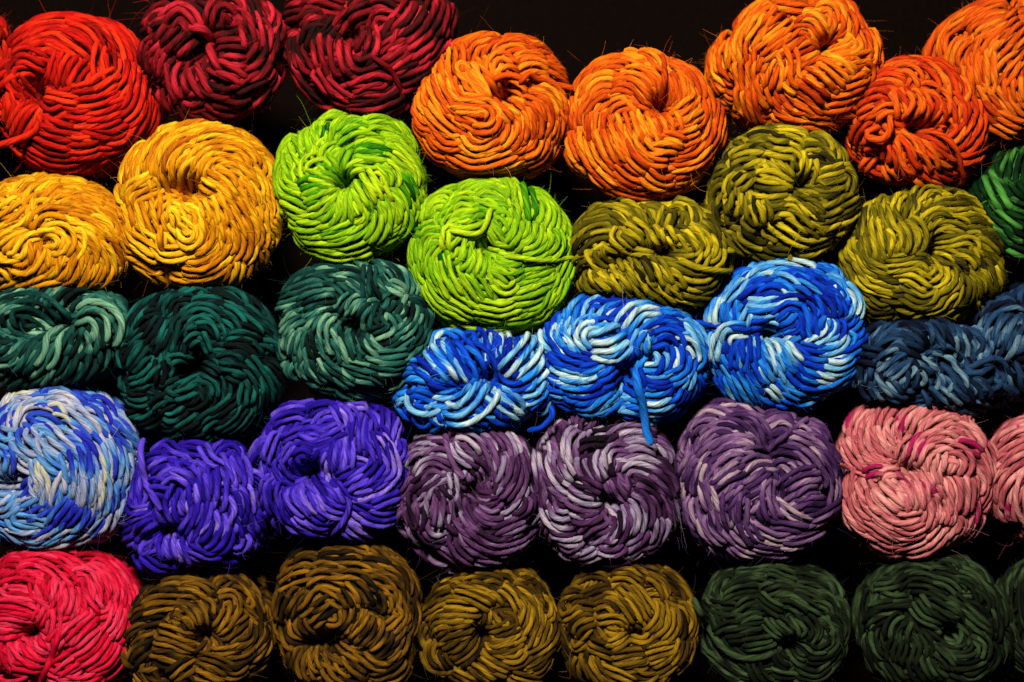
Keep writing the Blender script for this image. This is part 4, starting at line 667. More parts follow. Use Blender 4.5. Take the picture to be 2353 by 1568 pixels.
4,.2,.2:12,12 22,7 32,6 40,10;4:25,10 35,9 45,13 52,17;3,.3:8,18 14,12 20,10;3,.2:5,30 8,22 13,17;3,.5,.9:13,18 18,13 25,12 30,14;3,.3:11,22 17,17 24,16;4,.3:28,16 36,15 43,19 47,27;3,.4,.1:25,18 32,19 38,23;3,.5,.85:16,25 22,21 28,20 33,22;3,.4,.7:13,34 20,28 28,24;2,.7,.95:29,25 34,23 39,24 43,27;3,.4,.6:24,30 31,27 42,28;4:48,12 56,12 62,15;3,.3,.6:50,19 56,16 62,18;2,.4,.9:66,19 70,21 73,25;3:70,16 76,20 80,26;3,.3,.3:52,26 60,25 66,27;3,.3,.6:62,24 68,26 74,29;3,.3:70,24 77,28 81,36;3,.2,.3:50,34 58,32 66,34;3,.3,.7:66,29 71,34 76,40;4,.3,.4:73,32 78,40 80,48;4:80,30 86,40 87,50;3,.4,.8:83,43 84,50 83,58;4,.7,.5:36,31 30,35 24,40 22,44;3,.6,.7:23,33 28,30 36,29;2,.8,.95:35,38 28,43 23,48;3,.3,.2:37,43 30,46 24,50;3,.4,.6:28,56 32,52 36,48;3,.3:29,60 33,56 36,52;3,.4,.4:36,36 42,33 50,34;2,.9,.95:39,43 42,39 47,37 53,38;3,.6,.3:40,45 45,41 52,41;3,.5,.6:39,49 44,46 50,43;2,.6,.9:41,61 45,56 50,52;3,.3,.3:40,54 44,52 48,50;4,.6,.6:53,45 51,52 53,60 56,65;3,.3,.2:57,42 58,48 58,54;3:47,55 48,60 50,64;2,.5,.9:60,38 62,40 63,44;2,.4,.6:65,38 67,40 69,43;5,.7,.5:60,52 67,46 75,45;4,.6,.7:62,57 69,52 76,51;3,.4,.6:64,60 70,57 77,57;3,.2,.2:68,60 73,60 77,60;2,1.1,1:55,57 60,61 65,64 71,66;3,.4,.3:52,66 60,66 70,68;3,.4,.85:19,38 16,45 15,53;3,.3,.3:22,36 19,44 20,52;3,.4,.8:18,46 20,54 22,62;3,.2:24,54 26,62 28,70;3,.4,.6:36,54 36,62 35,71;3,.2,.2:32,52 31,60 32,68;2,.4,.95:9,45 7,50 7,57;3,.3,.6:11,33 8,38 5,44;3,.3,.2:14,38 12,44 11,52;3,.4,.6:11,55 12,63 15,70;3,.3:9,60 11,70 17,78;3,.3,.6:17,64 20,72 26,78;3,.3,.2:24,60 25,68 28,74;3,.5,.7:40,68 47,72 55,75 63,74;3,.3,.3:38,64 40,70 45,76;3,.4,.7:30,70 36,76 42,79;4,.3,.4:60,70 70,70 80,65;4,.4,.6:55,77 66,77 78,71;3,.3,.4:70,66 78,62 85,57;4,.2:40,80 52,82 65,80;3,.2:30,78 36,82 45,84;4:20,78 27,84 36,87;4,.2:84,60 82,68 76,75
T 1 .5:50,30,8 53,27,-10 58,23,-16 64,18,-12 71,13,4
T .9 .4:44,16,20 47,22,-12 48.5,27,-10 51,30.5,4
@pink 2030 950 .21333
4,.1,.3:12,20 14,13 20,8;4:18,12 24,8 31,6;4,.1:30,10 36,7 43,7;4:42,9 50,9 57,12;4,.1:55,11 64,13 70,19;2,.3,.95:10,24 11,17 13,11;4,.2:15,26 17,19 23,13;3,.3:20,24 22,18 26,13;3,.2,.3:25,22 28,15 32,10;4,.3:30,15 36,10 42,8;5,.4:10,26 13,33 18,39;4,.4:18,22 18,28 19,33;5,.5:22,26 25,31 32,36;4,.4:18,32 22,37 30,39;4,.4:27,21 28,26 31,31;2,.7,.97:39,15 36,20 33,27;4,.4,.6:33,18 30,24 30,30;4,.5:40,23 43,17 50,13;4,.4:45,22 52,17 60,14;4,.4:52,22 60,18 68,20;4,.4:59,24 67,22 75,27;3,.3:64,18 72,24 77,33;2,.5,.95:65,30 71,31 75,34;3,.4:70,36 75,42 77,48;4,.3:78,30 81,40 82,48;4,.3:74,40 78,48 76,56;4:82,48 81,56 77,64;4,.6,.6:36,36 38,31 42,27;2,.8,.95:48,26 43,30 41,35;3,.5:46,34 51,28 58,27;3,.4:52,30 58,28 63,30;4,.8,.7:47,48 47,40 50,34 53,33;3,.7,.7:54,50 52,43 54,37;3,.8,.8:57,42 58,37 59,33;3,.9,.8:61,42 62,38 62,36;3,.7:66,44 68,39 65,34 61,33;4,.6:37,40 41,46 44,54 45,62;2,.7,.95:43,42 46,48 52,55;3,.5,.6:46,40 50,46 52,50;3,.6:18,42 25,41 32,41;2,.9,.97:19,45 23,43 27,43;2,.9,.7:27,47 29,44 33,44;3,.4:12,46 11,52 13,58;3,.4:17,48 20,54 26,58;3,.5:20,52 22,60 28,64;4,.8,.8:26,51 30,55 36,61;3,1,.9:31,48 34,51 36,56;3,.8,.8:36,48 39,53 41,60;3,.5:42,50 43,56 43,62;5,.8,.7:26,57 31,63 38,65 46,63;4,.6:25,61 32,68 40,72 48,70;3,.7:50,58 51,65 48,72;2,.6,.97:53,58 53,66 50,72;4,.6:54,52 56,60 55,68;3,.5:58,56 60,62 59,69;4,.5:60,48 62,54 62,63;4,.5:66,46 67,54 66,64;3,.4:71,46 71,54 68,60;3,.3,.7:63,66 62,72 57,78;2,.3,.95:73,57 73,64 72,70;3,.3:68,64 68,70 64,75;4:76,64 72,72 66,78;4,.4:12,55 15,63 22,69;4,.4:11,63 17,71 26,76;4,.4:22,70 30,76 38,78;4,.4:20,66 28,72 36,76;4,.3:30,80 40,79 50,75;4,.3:18,76 28,82 38,83;4,.3:38,84 50,81 58,75;3,.3,.8:50,79 55,75 58,72;4:20,82 32,86 45,86;3,.2,.8:8,62 10,68 14,73;4:9,40 7,50 8,58
T .6 .5:4,39,0 10,42,-10 17,45,-10 24,48,-6
@hotpink 0 1246 .21333
4:-2,26 8,23 16,24;4:5,22 15,21 25,22;4:20,21 32,23 42,25;4:40,22 50,24 58,30;4:58,23 66,32 70,42;5:66,40 68,50 65,60;4:0,32 6,29 14,29;4,.3:10,32 20,29 28,31;4,.3:22,27 32,31 40,40;4,.3:32,28 42,32 48,38;4:46,27 54,33 58,42;4,.3:54,30 60,40 62,50;3,.3,.8:38,36 44,36 47,46;3,.4,.8:48,36 51,42 51,49;3,.4:44,42 47,50 50,54;3,.3,.8:56,34 59,42 59,48;4,.3:52,54 57,52 57,46;3,.4,.8:60,50 58,58 54,64;4,.2:66,50 64,60 60,68;4:68,52 68,62 62,70;3,.3:0,36 6,33 12,34;3,.3:10,34 16,33 22,36;4,.5:2,40 8,38 16,39 21,43;2,.8,.9:2,39 6,43 12,44 19,46;3,.5:22,36 20,40 22,45;3,.5:26,35 24,41 25,46;3,.6,.8:29,38 28,42 27,47;3,.6:33,40 33,46 31,52;3,.6,.8:37,42 37,48 35,54;3,.5:40,43 41,48 38,56;3,.4,.8:43,45 44,50 43,55;3,.3:40,60 44,57 48,54;3,.5,.7:24,49 22,55 20,61;3,.8,.7:28,52 29,59 27,65;3,.3:0,51 8,51 16,53;3,.3:0,56 8,56 18,57;3,.5,.8:-2,60 6,61 14,60 18,57;3,.2:14,48 20,51 24,55;3,.3:0,66 8,65 16,63;4,.3:18,62 24,68 24,74;4,.5,.7:14,64 19,72 24,76;4,.5:9,68 14,75 20,79;3,.4:6,68 7,78 12,84;3,.3:0,70 4,76 2,84;3,.4,.8:36,63 32,66 29,70;4,.4:48,58 42,62 36,68;4,.4:50,62 46,68 38,74;4,.4:54,66 48,74 40,80;3,.3:38,76 32,80 28,84;4,.3,.7:26,84 34,86 42,82;4,.3:60,70 54,78 46,82;4:64,72 58,80 50,86;3,.4:8,82 14,82 20,84;3:0,88 8,90 16,88;4:30,88 42,90 52,86;3,.3:30,60 34,60 38,58
T 1 .4:31,63,4 29,69,-10 27,76,-14 24,83,-12 20,92,0
@browna 270 1246 .21333
4:26,40 36,38 46,40;3,.4,.7:36,39 45,40 53,44;4:55,38 62,36 70,38;4:60,33 70,34 78,42;4,.3,.7:64,38 72,42 76,50;4,.2:70,36 79,44 82,54;4,.3:17,49 25,47 34,47;3,.4,.8:18,52 28,49 42,49;3,0,.1:20,45 30,42 40,44;4:10,58 16,54 22,52;3,0,.1:12,62 18,58 26,55;4:10,70 14,66 20,63;4,.2:16,76 19,70 22,65;3:12,80 14,76 18,72;4,.5,.6:36,55 34,53 42,58 46,62;3,.6,.7:31,57 38,60 44,65 50,67;3,.7,.8:25,63 32,64 40,67 47,71;4,.5,.6:22,70 30,71 36,74 42,75;4,.4:34,55 42,55 48,62;3,.5,.7:43,51 46,57 49,63;3,.1,.1:47,47 51,52 54,57;3,.2:51,47 54,50 54,54;3,.7,.8:56,47 61,46 64,48 64,52;3,.6,.8:61,48 61,55 57,63;3,.5:68,51 63,57 60,63;4,.5,.6:72,56 65,61 58,67;2,.7,.9:74,58 71,67 63,72 54,74;4,.4:76,60 74,68 66,73;3,.3,.3:60,76 68,75 75,70;4:80,60 78,68 72,76;4:84,68 78,78 70,84;4,.6,.7:47,79 54,80 62,84;3,.5,.8:43,83 50,85 58,88;3,.3:70,80 64,84 58,82;3,.4:42,79 37,82 32,86;3,.4:35,88 40,88 42,91;3,0,.2:44,74 47,72 50,69;3:24,76 30,78 36,80;3,.2:21,80 22,86 24,91;4:14,84 20,90 28,93;4,.2:78,84 70,90 60,94
T 1.05 .6:6,75,16 8,80,-6 13,83,-10 19,83.5,-8 26,81.5,6
@brownb 640 1246 .21333
4:12,22 18,18 26,18;4:28,18 38,17 48,18;3,.5,.8:38,21 46,22 55,24;4:52,19 60,21 68,28;3,.3,.7:31,24 36,25 40,26;3,0,.05:30,27 38,27 48,26;4:10,32 14,26 22,23;4,.4,.6:18,30 24,28 30,29;3,.4,.8:10,40 16,36 26,33;4,.6,.8:24,38 32,34 42,37;3,.6,.8:32,32 42,32 50,33 57,36;4,.3:52,28 60,29 66,34;4,.3:58,30 66,33 74,42;4:66,26 74,34 76,44;4:76,32 80,44 80,54;3,.5,.7:57,37 63,40 66,47 66,52;3,.4:65,40 70,44 70,50;4,.6,.8:70,46 73,54 70,60 66,64;4:76,48 78,56 75,64;3,0,.1:50,37 54,42 58,48;3,.2:46,40 52,44 54,50;3,.3:42,41 46,45 47,49;2,.7,.8:31,44 36,46 41,49;2,.8,.8:18,54 24,50 28,44;3,.3:14,54 17,48 20,43;3,.3:12,44 10,50 9,56;2,.6,.8:27,60 31,56 36,51;3,.4:28,53 33,50 37,47;2,1,.8:39,53 40,56 38,58 35,58;3,.3:46,52 46,57 43,61;3,.4:51,53 49,58 44,64;4,.6,.8:56,56 53,61 48,67;3,.4:60,58 58,64 53,70;3:65,62 62,68 56,73;3,.2:20,58 22,62 26,66;4,.4,.7:20,72 18,77 17,83;3,.6,.8:24,73 22,80 24,88;3,.5,.7:29,72 29,77 31,82;3,.2:33,70 36,76 42,80;3,.5,.8:35,80 38,85 43,89;3,.4,.7:44,74 48,80 55,85;3,.2:38,70 44,75 50,78;2,.5,.8:54,77 59,80 65,81;4,.2:56,84 66,80 72,74;4:60,88 70,86 76,78;3:12,60 14,66 20,70;4:72,64 70,70 64,75;3:40,90 50,92 60,92;3,0,.1:30,68 36,68 40,68
@brownc 990 1246 .21333
4:16,37 24,34 34,33;4:30,34 40,33 50,35;3,.3:48,33 54,34 58,38;4:60,29 68,32 72,38;4:58,36 66,38 72,46;3,.4,.7:18,42 23,40 27,41;4,.3:11,50 16,45 24,42;3,.4,.8:27,43 35,45 45,49;3,.3:33,40 42,43 48,47;3,.3:40,42 46,41 52,46;3,.4,.7:50,41 55,45 60,52;4,.3:56,40 64,44 70,52;4,.4,.7:62,46 65,52 64,60;4:70,42 75,50 76,58;4,.2,.8:73,56 70,64 68,72;4:78,54 78,64 74,72;3:67,50 68,58 65,66;3,.3:10,56 15,52 21,49;3,.5,.8:21,52 28,51 38,52;3,.4:18,58 24,55 34,55;4,.5,.7:14,64 20,60 32,59;4,.5:18,68 24,64 33,61;4,.5,.6:20,74 27,70 34,63;4,.5:26,78 32,74 37,67;3,.3:14,70 14,76 17,81;3:18,74 20,78 22,82;2,.3:43,54 43,57 43,60;2,.5:48,54 50,57 55,58;3,.4:52,56 56,58 54,60;4,.5,.6:43,64 50,63 58,61;3,.7,.9:45,68 51,69 60,64;3,.6,.7:43,69 48,71 58,69;3,.5,.8:48,75 55,74 61,70;3,.3:52,78 58,78 62,74;4,.6,.8:40,75 45,79 53,82;4,.4:36,78 42,82 48,87;3,.3:33,82 38,86 44,89;2,.6,.95:60,84 66,83 72,83;3,.4,.8:55,86 63,88 70,87;4,.2:62,80 70,76 76,70;3:24,84 30,87 35,90;3:10,60 9,66 10,72;4:74,74 70,80 64,84;4:72,86 64,91 54,92
T 1 .55:8,74,14 10,80,-6 15,84.5,-10 22,85,-8 30,82,4
@brownd 1320 1246 .21333
4:16,38 24,34 34,33;4:32,30 40,28 50,29;4,.3:38,33 46,33 54,38;4:54,26 64,28 70,34;3,.4,.7:56,34 62,38 66,45;4:62,32 72,40 77,50;4:66,26 76,36 80,48;4,.2,.8:74,48 78,58 76,66;3,.3:12,56 12,47 20,42;3,0,.1:22,46 28,44 36,42;3,.3:16,50 22,49 28,49;3,.5,.8:13,58 18,56 22,53;4,.4,.7:40,43 45,48 51,56;4,.4,.9:46,42 52,48 57,57;3,.2:33,47 37,47 40,50;3,.5,.8:62,48 62,56 57,63;4,.4,.7:66,52 66,60 60,66;3,.2:70,52 72,58 70,66;2,.8,.9:31,57 38,56 43,58 45,62;3,.2:30,52 34,51 37,54;4,.7,.9:34,65 38,66 43,63 43,59;3,.6,.8:36,70 42,67 48,65;3,.3:50,58 54,60 53,65;3,.2:48,68 54,68 58,65;2,.5,.8:17,68 22,66 27,60;2,.4,.7:16,70 19,72 22,70;3,.2:18,64 20,60 26,57;3,.5,.7:38,77 46,76 55,75;3,.3:40,82 48,81 56,79;4,.5,.8:56,76 63,73 70,71;4,.4,.7:58,83 64,80 70,75;4,.4:74,66 72,74 68,80;3,.3:24,74 26,80 30,88;3,.5,.7:27,78 30,84 36,90;3,.6,.8:32,82 40,85 48,89;4,.3:44,84 52,88 60,88;4:66,84 60,90 50,93;3,.2:18,78 19,84 22,90;3:26,70 32,72 38,74;4:78,66 76,76 70,84
@foresta 1680 1246 .21333
4:12,40 20,33 30,31;4:25,34 35,32 45,31;4:44,29 54,29 62,32;4:58,26 68,28 75,36;4:62,32 72,36 78,46;4,.2:24,38 32,36 40,36;4,.3,.7:42,34 50,36 56,38;4,.3:56,36 64,38 72,42;4,.2:18,45 26,42 36,41;4,.3:40,44 48,42 56,44;4,.4,.7:54,43 62,46 70,50;4,.3:46,46 54,47 62,52;4,.3:66,46 74,50 76,58;4:76,46 82,54 82,64;3,.4,.7:38,45 42,49 48,52;3,.4,.7:76,54 80,60 78,70;4,.4:28,54 33,51 38,50;4,.4,.6:26,58 32,55 39,54;3,.3:14,62 20,59 28,58;3,.3:24,63 30,60 38,59;3,.3:20,66 28,65 36,63;3,.3:28,70 34,69 44,67;3,.5,.8:41,57 44,61 50,65;3,.5,.6:46,57 51,60 55,64;3,.4:53,56 56,60 58,66;3,.4,.6:60,56 64,62 61,68;3,.4,.6:66,58 69,63 66,69;4,.5,.6:72,62 75,68 70,74;3,.3:56,68 60,70 64,74;3,.3:70,56 74,60 74,66;3:46,72 48,77 52,80;3:54,72 56,76 60,78;4:64,76 72,74 78,68;3,.3:34,80 37,86 42,90;3:44,86 50,88 58,88;4:56,84 66,86 74,80;4:10,46 14,54 16,60;3:12,50 18,52 24,52;4:80,66 80,76 74,84
T 1.35 .85:3,46,20 6,53,-4 10,60,-14 15,68,-18 21,74,-18 28,77,-18 36,77,-16 43,75,-10 48,72,0
@forestb 2080 1246 .21333
4:10,40 15,32 24,27;4,.2:24,31 34,29 43,30;4:40,26 48,25 55,29;4,.2:46,24 54,26 60,32;4:56,26 66,32 72,40;4,.2:12,40 20,38 26,35;4,.3:22,38 28,34 36,32;4,.4:30,38 38,38 48,42;4,.4,.6:42,34 50,36 58,42;4,.4:54,34 62,38 68,46;4,.3:64,38 72,46 74,54;4:72,40 78,50 80,60;3,.3:16,46 22,48 30,47;3,.3:10,54 16,52 24,50;4,.5,.7:33,47 37,53 44,56 52,59;4,.4,.7:40,47 46,50 54,55;4,.4:50,47 56,52 62,60;4,.5,.6:56,52 62,58 71,66;3,.3:62,50 68,56 72,62;3,.3:72,52 74,60 73,68;3:8,62 12,58 18,55;3,.3:20,66 22,60 26,57;3,.3:26,70 26,64 28,59;3,.3:15,60 14,68 18,76;3,.3:22,78 22,72 24,68;4,.3,.6:28,80 30,74 30,70;3,.3:38,76 38,70 36,66;3,.5:44,62 48,66 54,68;2,.6:58,62 58,66 56,70;3,.5:50,73 56,74 62,71 62,66;3,.4:52,78 60,78 68,74;3,.4:64,66 67,70 66,76;3,.4,.6:44,72 48,76 52,81;3,.3:40,76 44,82 50,86;3,.3:56,84 64,84 72,78;4:74,68 76,76 72,84;4:80,62 82,72 80,82;4,.2:34,76 36,82 40,88;4:16,78 20,84 24,90;4:8,66 10,76 14,84;4:60,90 68,90 74,86;3:50,88 56,90 62,92
"""


# ---------------------------------------------------------------- the cubby the yarn is stacked in
def plain(key, c, rough=0.9, scale=400.0, amt=0.25):
    m = bpy.data.materials.new(key)
    m.use_nodes = True
    nt = m.node_tree
    b = nt.nodes["Principled BSDF"]
    tc = nt.nodes.new("ShaderNodeTexCoord")
    n = nt.nodes.new("ShaderNodeTexNoise")
    n.inputs["Scale"].default_value = scale
    n.inputs["Detail"].default_value = 4
    nt.links.new(tc.outputs["Object"], n.inputs["Vector"])
    r = nt.nodes.new("ShaderNodeValToRGB")
    r.color_ramp.elements[0].position = 0.35; r.color_ramp.elements[1].position = 0.68
    c = np.array(c)
    r.color_ramp.elements[0].color = (*(c * (1 - amt)), 1); r.color_ramp.elements[1].color = (*(c * (1 + amt)), 1)
    nt.links.new(n.outputs["Fac"], r.inputs["Fac"])
    nt.links.new(r.outputs["Color"], b.inputs["Base Color"])
    b.inputs["Roughness"].default_value = rough
    b.inputs["Specular IOR Level"].default_value = 0.0
    return m


def board(name, lo, hi, mat):
    x0, y0, z0 = lo; x1, y1, z1 = hi
    v = np.array([(x0, y0, z0), (x1, y0, z0), (x1, y1, z0), (x0, y1, z0), (x0, y0, z1), (x1, y0, z1), (x1, y1, z1), (x0, y1, z1)])
    q = np.array([(0, 3, 2, 1), (4, 5, 6, 7), (0, 1, 5, 4), (1, 2, 6, 5), (2, 3, 7, 6), (3, 0, 4, 7)])
    o = link_mesh(name, v, q, mat, None, smooth_shade=False)
    o["kind"] = "structure"
    return o


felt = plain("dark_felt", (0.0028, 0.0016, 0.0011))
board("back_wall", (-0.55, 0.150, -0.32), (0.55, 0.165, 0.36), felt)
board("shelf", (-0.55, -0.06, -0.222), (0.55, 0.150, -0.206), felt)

# ---------------------------------------------------------------- dye lots; some ramps also hold lit crest and shaded gap tones
PAL = {
    "scarlet": [(0, (120, 10, 6)), (.5, (195, 24, 9)), (1, (230, 62, 20))],
    "crimson": [(0, (24, 13, 8)), (.3, (64, 12, 10)), (.65, (128, 16, 24)), (1, (196, 42, 56))],
    "orange": [(0, (172, 48, 4)), (.5, (218, 94, 8)), (1, (246, 154, 30))],
    "rust": [(0, (160, 36, 6)), (.5, (212, 66, 10)), (1, (236, 122, 26))],
    "burnt": [(0, (178, 54, 6)), (.5, (216, 92, 14)), (1, (236, 132, 30))],
    "yellow": [(0, (172, 92, 3)), (.5, (216, 142, 8)), (1, (248, 194, 32))],
    "lime": [(0, (12, 80, 6)), (.1, (60, 136, 8)), (.38, (130, 176, 12)), (1, (190, 214, 28))],
    "olive": [(0, (40, 36, 4)), (.5, (110, 99, 8)), (1, (200, 176, 26))],  # range widened to put lit crests and shaded gaps into the colour
    "green": [(0, (6, 24, 10)), (.6, (14, 56, 18)), (1, (86, 150, 60))],
    "teal": [(0, (7, 20, 16)), (.4, (15, 62, 54)), (.75, (54, 112, 95)), (1, (122, 165, 130))],
    "dark_teal": [(0, (8, 12, 10)), (.45, (6, 32, 29)), (1, (26, 104, 92))],  # wide range also paints in the contrast of lit crests and black gaps
    "blue": [(0, (6, 38, 150)), (.38, (12, 76, 195)), (.68, (38, 132, 206)), (.93, (130, 186, 206)), (1, (186, 208, 204))],
    "navy": [(0, (6, 6, 10)), (.35, (14, 24, 46)), (.75, (44, 76, 108)), (1, (114, 144, 156))],
    "pastel": [(0, (42, 46, 170)), (.3, (54, 84, 190)), (.5, (92, 150, 198)), (.68, (138, 154, 186)), (.95, (188, 182, 192)), (1, (196, 196, 158))],
    "violet": [(0, (26, 8, 106)), (.5, (56, 28, 166)), (.85, (106, 76, 204)), (1, (150, 120, 208))],
    "mauve": [(0, (26, 15, 26)), (.35, (72, 36, 72)), (.65, (116, 75, 117)), (.88, (154, 138, 160)), (1, (180, 160, 172))],
    "plum": [(0, (46, 23, 60)), (.4, (88, 53, 100)), (.75, (138, 100, 138)), (1, (184, 158, 160))],
    "pink": [(0, (148, 56, 70)), (.45, (198, 104, 106)), (.82, (230, 154, 144)), (.88, (172, 30, 92)), (1, (150, 14, 74))],
    "hot_pink": [(0, (170, 6, 34)), (.5, (220, 18, 60)), (1, (236, 66, 98))],
    "brown": [(0, (16, 12, 3)), (.4, (64, 44, 8)), (1, (152, 107, 22))],
    "bronze": [(0, (24, 18, 3)), (.45, (88, 63, 7)), (1, (164, 126, 22))],
    "forest": [(0, (12, 17, 8)), (.5, (31, 41, 21)), (1, (72, 90, 55))],
}

TRACES = {}
cur = None
for ln in WINDINGS.strip().splitlines():
    if ln.startswith("@"):
        p = ln[1:].split()
        cur = TRACES[p[0]] = {"o": (float(p[1]), float(p[2])), "s": float(p[3]) if len(p) > 3 else 0.37333, "b": [], "t": []}
    elif ln.startswith("T"):
        hd, pt = ln[2:].split(":")
        cur["t"].append(([float(v) for v in hd.split()], [tuple(float(v) for v in q.split(",")) for q in pt.split()]))
    else:
        for it in ln.split(";"):
            hd, pt = it.split(":")
            cur["b"].append(([float(v) for v in hd.split(",")], [tuple(float(v) for v in q.split(",")) for q in pt.split()]))


def to_px(tr, x, y):
    return (tr["o"][0] + x / tr["s"]) / 1.0625, (tr["o"][1] + y / tr["s"]) / 1.0625


def wind(key, dye, label, group, cx, cy, rx, ry, dyelen=0.6, dyecon=1.25, pitch=2.06, dvar=0.65, dens=13000, fly=0.016, **kw):
    b = Ball(key, cx, cy, rx, ry, **kw)
    b.dyelen, b.dyecon, b.dvar = dyelen, dyecon, dvar
    m = wool(dye, PAL[dye])
    b.sides()
    tr = TRACES.get(key)
    b.pitch = pitch
    b.rings(0.3 if tr else 1.6, -0.9 if tr else 0.0)
    if tr:
        for hd, pts in tr["b"]:
            pp = [to_px(tr, *q) for q in pts]
            b.B(pp, int(hd[0]), lift=0.25 + (hd[1] if len(hd) > 1 else 0.0), dye=hd[2] if len(hd) > 2 else None,
                wmul=hd[3] if len(hd) > 3 else 1.0)
        for hd, pts in tr["t"]:
            b.loop_end([(*to_px(tr, x, y), d) for x, y, d in pts], *hd)
    return b.finish(m, fluff(dye, PAL[dye]), label, group, dens=dens, fly=fly)


# top row
wind("redsliver", "scarlet", "red yarn ball mostly hidden past the picture edge beside the bright red ball", "red yarn balls", -88, 95, 100, 82, y0=0.02)
wind("red", "scarlet", "bright red yarn ball with a loose end trailing out of the picture", "red yarn balls", 160, 213, 178, 180, hole=(96, 226), shear=(.25, -.25), w=8, dents=((110,200,24,40),))
wind("crimsona", "crimson", "crimson and brown yarn ball with one thick bright strand crossing its middle", "crimson yarn balls", 488, 118, 160, 162, hole=(486, 108), w=8.5, dyelen=.3, dyecon=1.4, hs=1.2, pitch=2.3, dents=((462,139,24,44),(542,83,22,40),(446,170,18,30)))
wind("crimsonb", "crimson", "large crimson and brown yarn ball with a thin end curving down its front", "crimson yarn balls", 850, 82, 196, 184, hole=(812, 96), w=8, dyelen=.3, dyecon=1.4, pitch=2.3, dents=((760,40,24,34),(850,70,22,36),(770,90,18,30)))
wind("orangea", "orange", "orange yarn ball with a loose strand reaching over to the next orange ball", "orange yarn balls", 1127, 243, 180, 172, hole=(1162, 232), w=7.6)
wind("orangeb", "orange", "orange yarn ball with one strand lying down from its top edge into the hole", "orange yarn balls", 1478, 290, 178, 172, hole=(1511, 253), w=7.6)
wind("orangec", "orange", "yellow-orange yarn ball perched highest and turned to show its fuzzy side", "orange yarn balls", 1838, 140, 176, 164, hole=(1888, 118), shear=(-.28, -.08), w=8, length=1.15)
wind("orangesmall", "rust", "small rust orange yarn ball with a curled hook of yarn beside its hole", "orange yarn balls", 2108, 285, 158, 148, hole=(2085, 302), w=7.8, pitch=2.3, dents=((2110,298,22,44),(2140,300,18,34)))
wind("orangefar", "burnt", "burnt orange yarn ball cut off by the picture corner with a wide loop behind it", "orange yarn balls", 2345, 160, 178, 176, hole=(2375, 165), shear=(-.3, 0), w=7.8)
# second row
wind("yellowleft", "yellow", "squashed golden yellow yarn ball with a tight knot of loops in its middle", "yellow yarn balls", 110, 545, 182, 138, hole=(130, 565), hd=.5, w=8.2, swirl=1)
wind("yellowbig", "yellow", "round golden yellow yarn ball with a deep spiral hole and an end hanging below", "yellow yarn balls", 456, 472, 186, 192, hole=(455, 440), w=7.8, dents=((395,449,22,36),(425,446,22,40)))
wind("limea", "lime", "lime green yarn ball above the teal one, showing its fuzzy side", "lime yarn balls", 800, 432, 164, 174, hole=(803, 430), shear=(.32, -.05), w=8, dyecon=.6)
wind("limeb", "lime", "lime green yarn ball with one thick dark green strand near its top", "lime yarn balls", 1132, 590, 188, 181, hole=(1115, 574), hd=.7, w=7.6, dyecon=.75)
wind("oliveflat", "olive", "flattened olive yarn ball under the orange balls with a strand swept along its lower edge", "olive yarn balls", 1495, 580, 182, 127, hole=(1521, 580), w=7.6, hd=.8, sq=2.4, pitch=2.3, dyecon=1.6, dents=((1395,613,24,42),(1438,595,20,36),(1550,585,20,36)))
wind("oliveup", "olive", "dark fuzzy olive yarn ball directly above the round blue and white ball", "olive yarn balls", 1803, 450, 168, 156, hole=(1832, 429), shear=(-.2, 0), w=7.6, pitch=2.3, dyecon=1.6, dents=((1832,470,22,34),(1760,540,26,36)))
wind("oliveright", "olive", "yellowish olive yarn ball below the small rust orange one", "olive yarn balls", 2120, 588, 185, 160, hole=(2129, 581), w=7.2, shear=(-.1, -.1), dyecon=1.6, dents=((2125,560,20,36),(2150,620,20,34)))
wind("greenfar", "green", "dark green yarn ball with pale streaks cut off by the picture edge", None, 2400, 480, 172, 152, hole=(2450, 470), w=7.4, dyelen=.4)
# third row
wind("tealflat", "teal", "squashed teal yarn ball with pale green strands below the squashed yellow ball", "teal yarn balls", 110, 772, 205, 122, hole=(164, 752), w=8, hd=.7, dyelen=.35, pitch=2.3, dyecon=1.6, dents=((121,738,24,44),(76,768,26,44),(214,790,20,34)))
wind("tealdark", "dark_teal", "very dark teal yarn ball flecked with black between yellow and purple balls", "teal yarn balls", 460, 840, 194, 182, hole=(467, 842), w=6.8, dyelen=.3, pitch=2.3, dyecon=1.6, dents=((480,800,26,44),(430,862,24,40),(500,880,22,36)))
wind("tealright", "teal", "teal yarn ball with grey-green tips directly below the lime ball", "teal yarn balls", 818, 757, 180, 162, hole=(818, 752), w=7, dyelen=.3, dyecon=1.6)
wind("bluebow", "blue", "small blue and white yarn bundle gathered at its middle like a bow", "blue and white yarn balls", 1095, 880, 176, 118, hole=(1128, 868), w=8.2, dyelen=.3, dyecon=1.4, hs=1.1, sq=2.3, pitch=2.3, dents=((1050,888,24,40),(1000,909,20,34)))
wind("bluedouble", "blue", "blue and white yarn ball with two coils and a bright blue end hanging down", "blue and white yarn balls", 1425, 828, 197, 149, hole=(1425, 846), hd=.55, w=8, dyelen=.3, dyecon=1.4, dents=((1425,872,26,46),(1425,905,24,40)))
wind("blueright", "blue", "round blue and white yarn ball with a thin blue strand crossing into its hole", "blue and white yarn balls", 1803, 771, 184, 173, hole=(1756, 766), w=7.6, dyelen=.3, dyecon=1.4)
wind("navyflat", "navy", "flattened navy and slate yarn ball with loose loops above the pink ball", "navy yarn balls", 2135, 847, 188, 110, hole=(2150, 830), w=7.8, hd=.9, dyelen=.35, sq=2.4, pitch=2.3, dyecon=1.6, dents=((2121,800,26,42),(2189,822,26,46),(2255,859,18,34),(2130,870,20,30)))
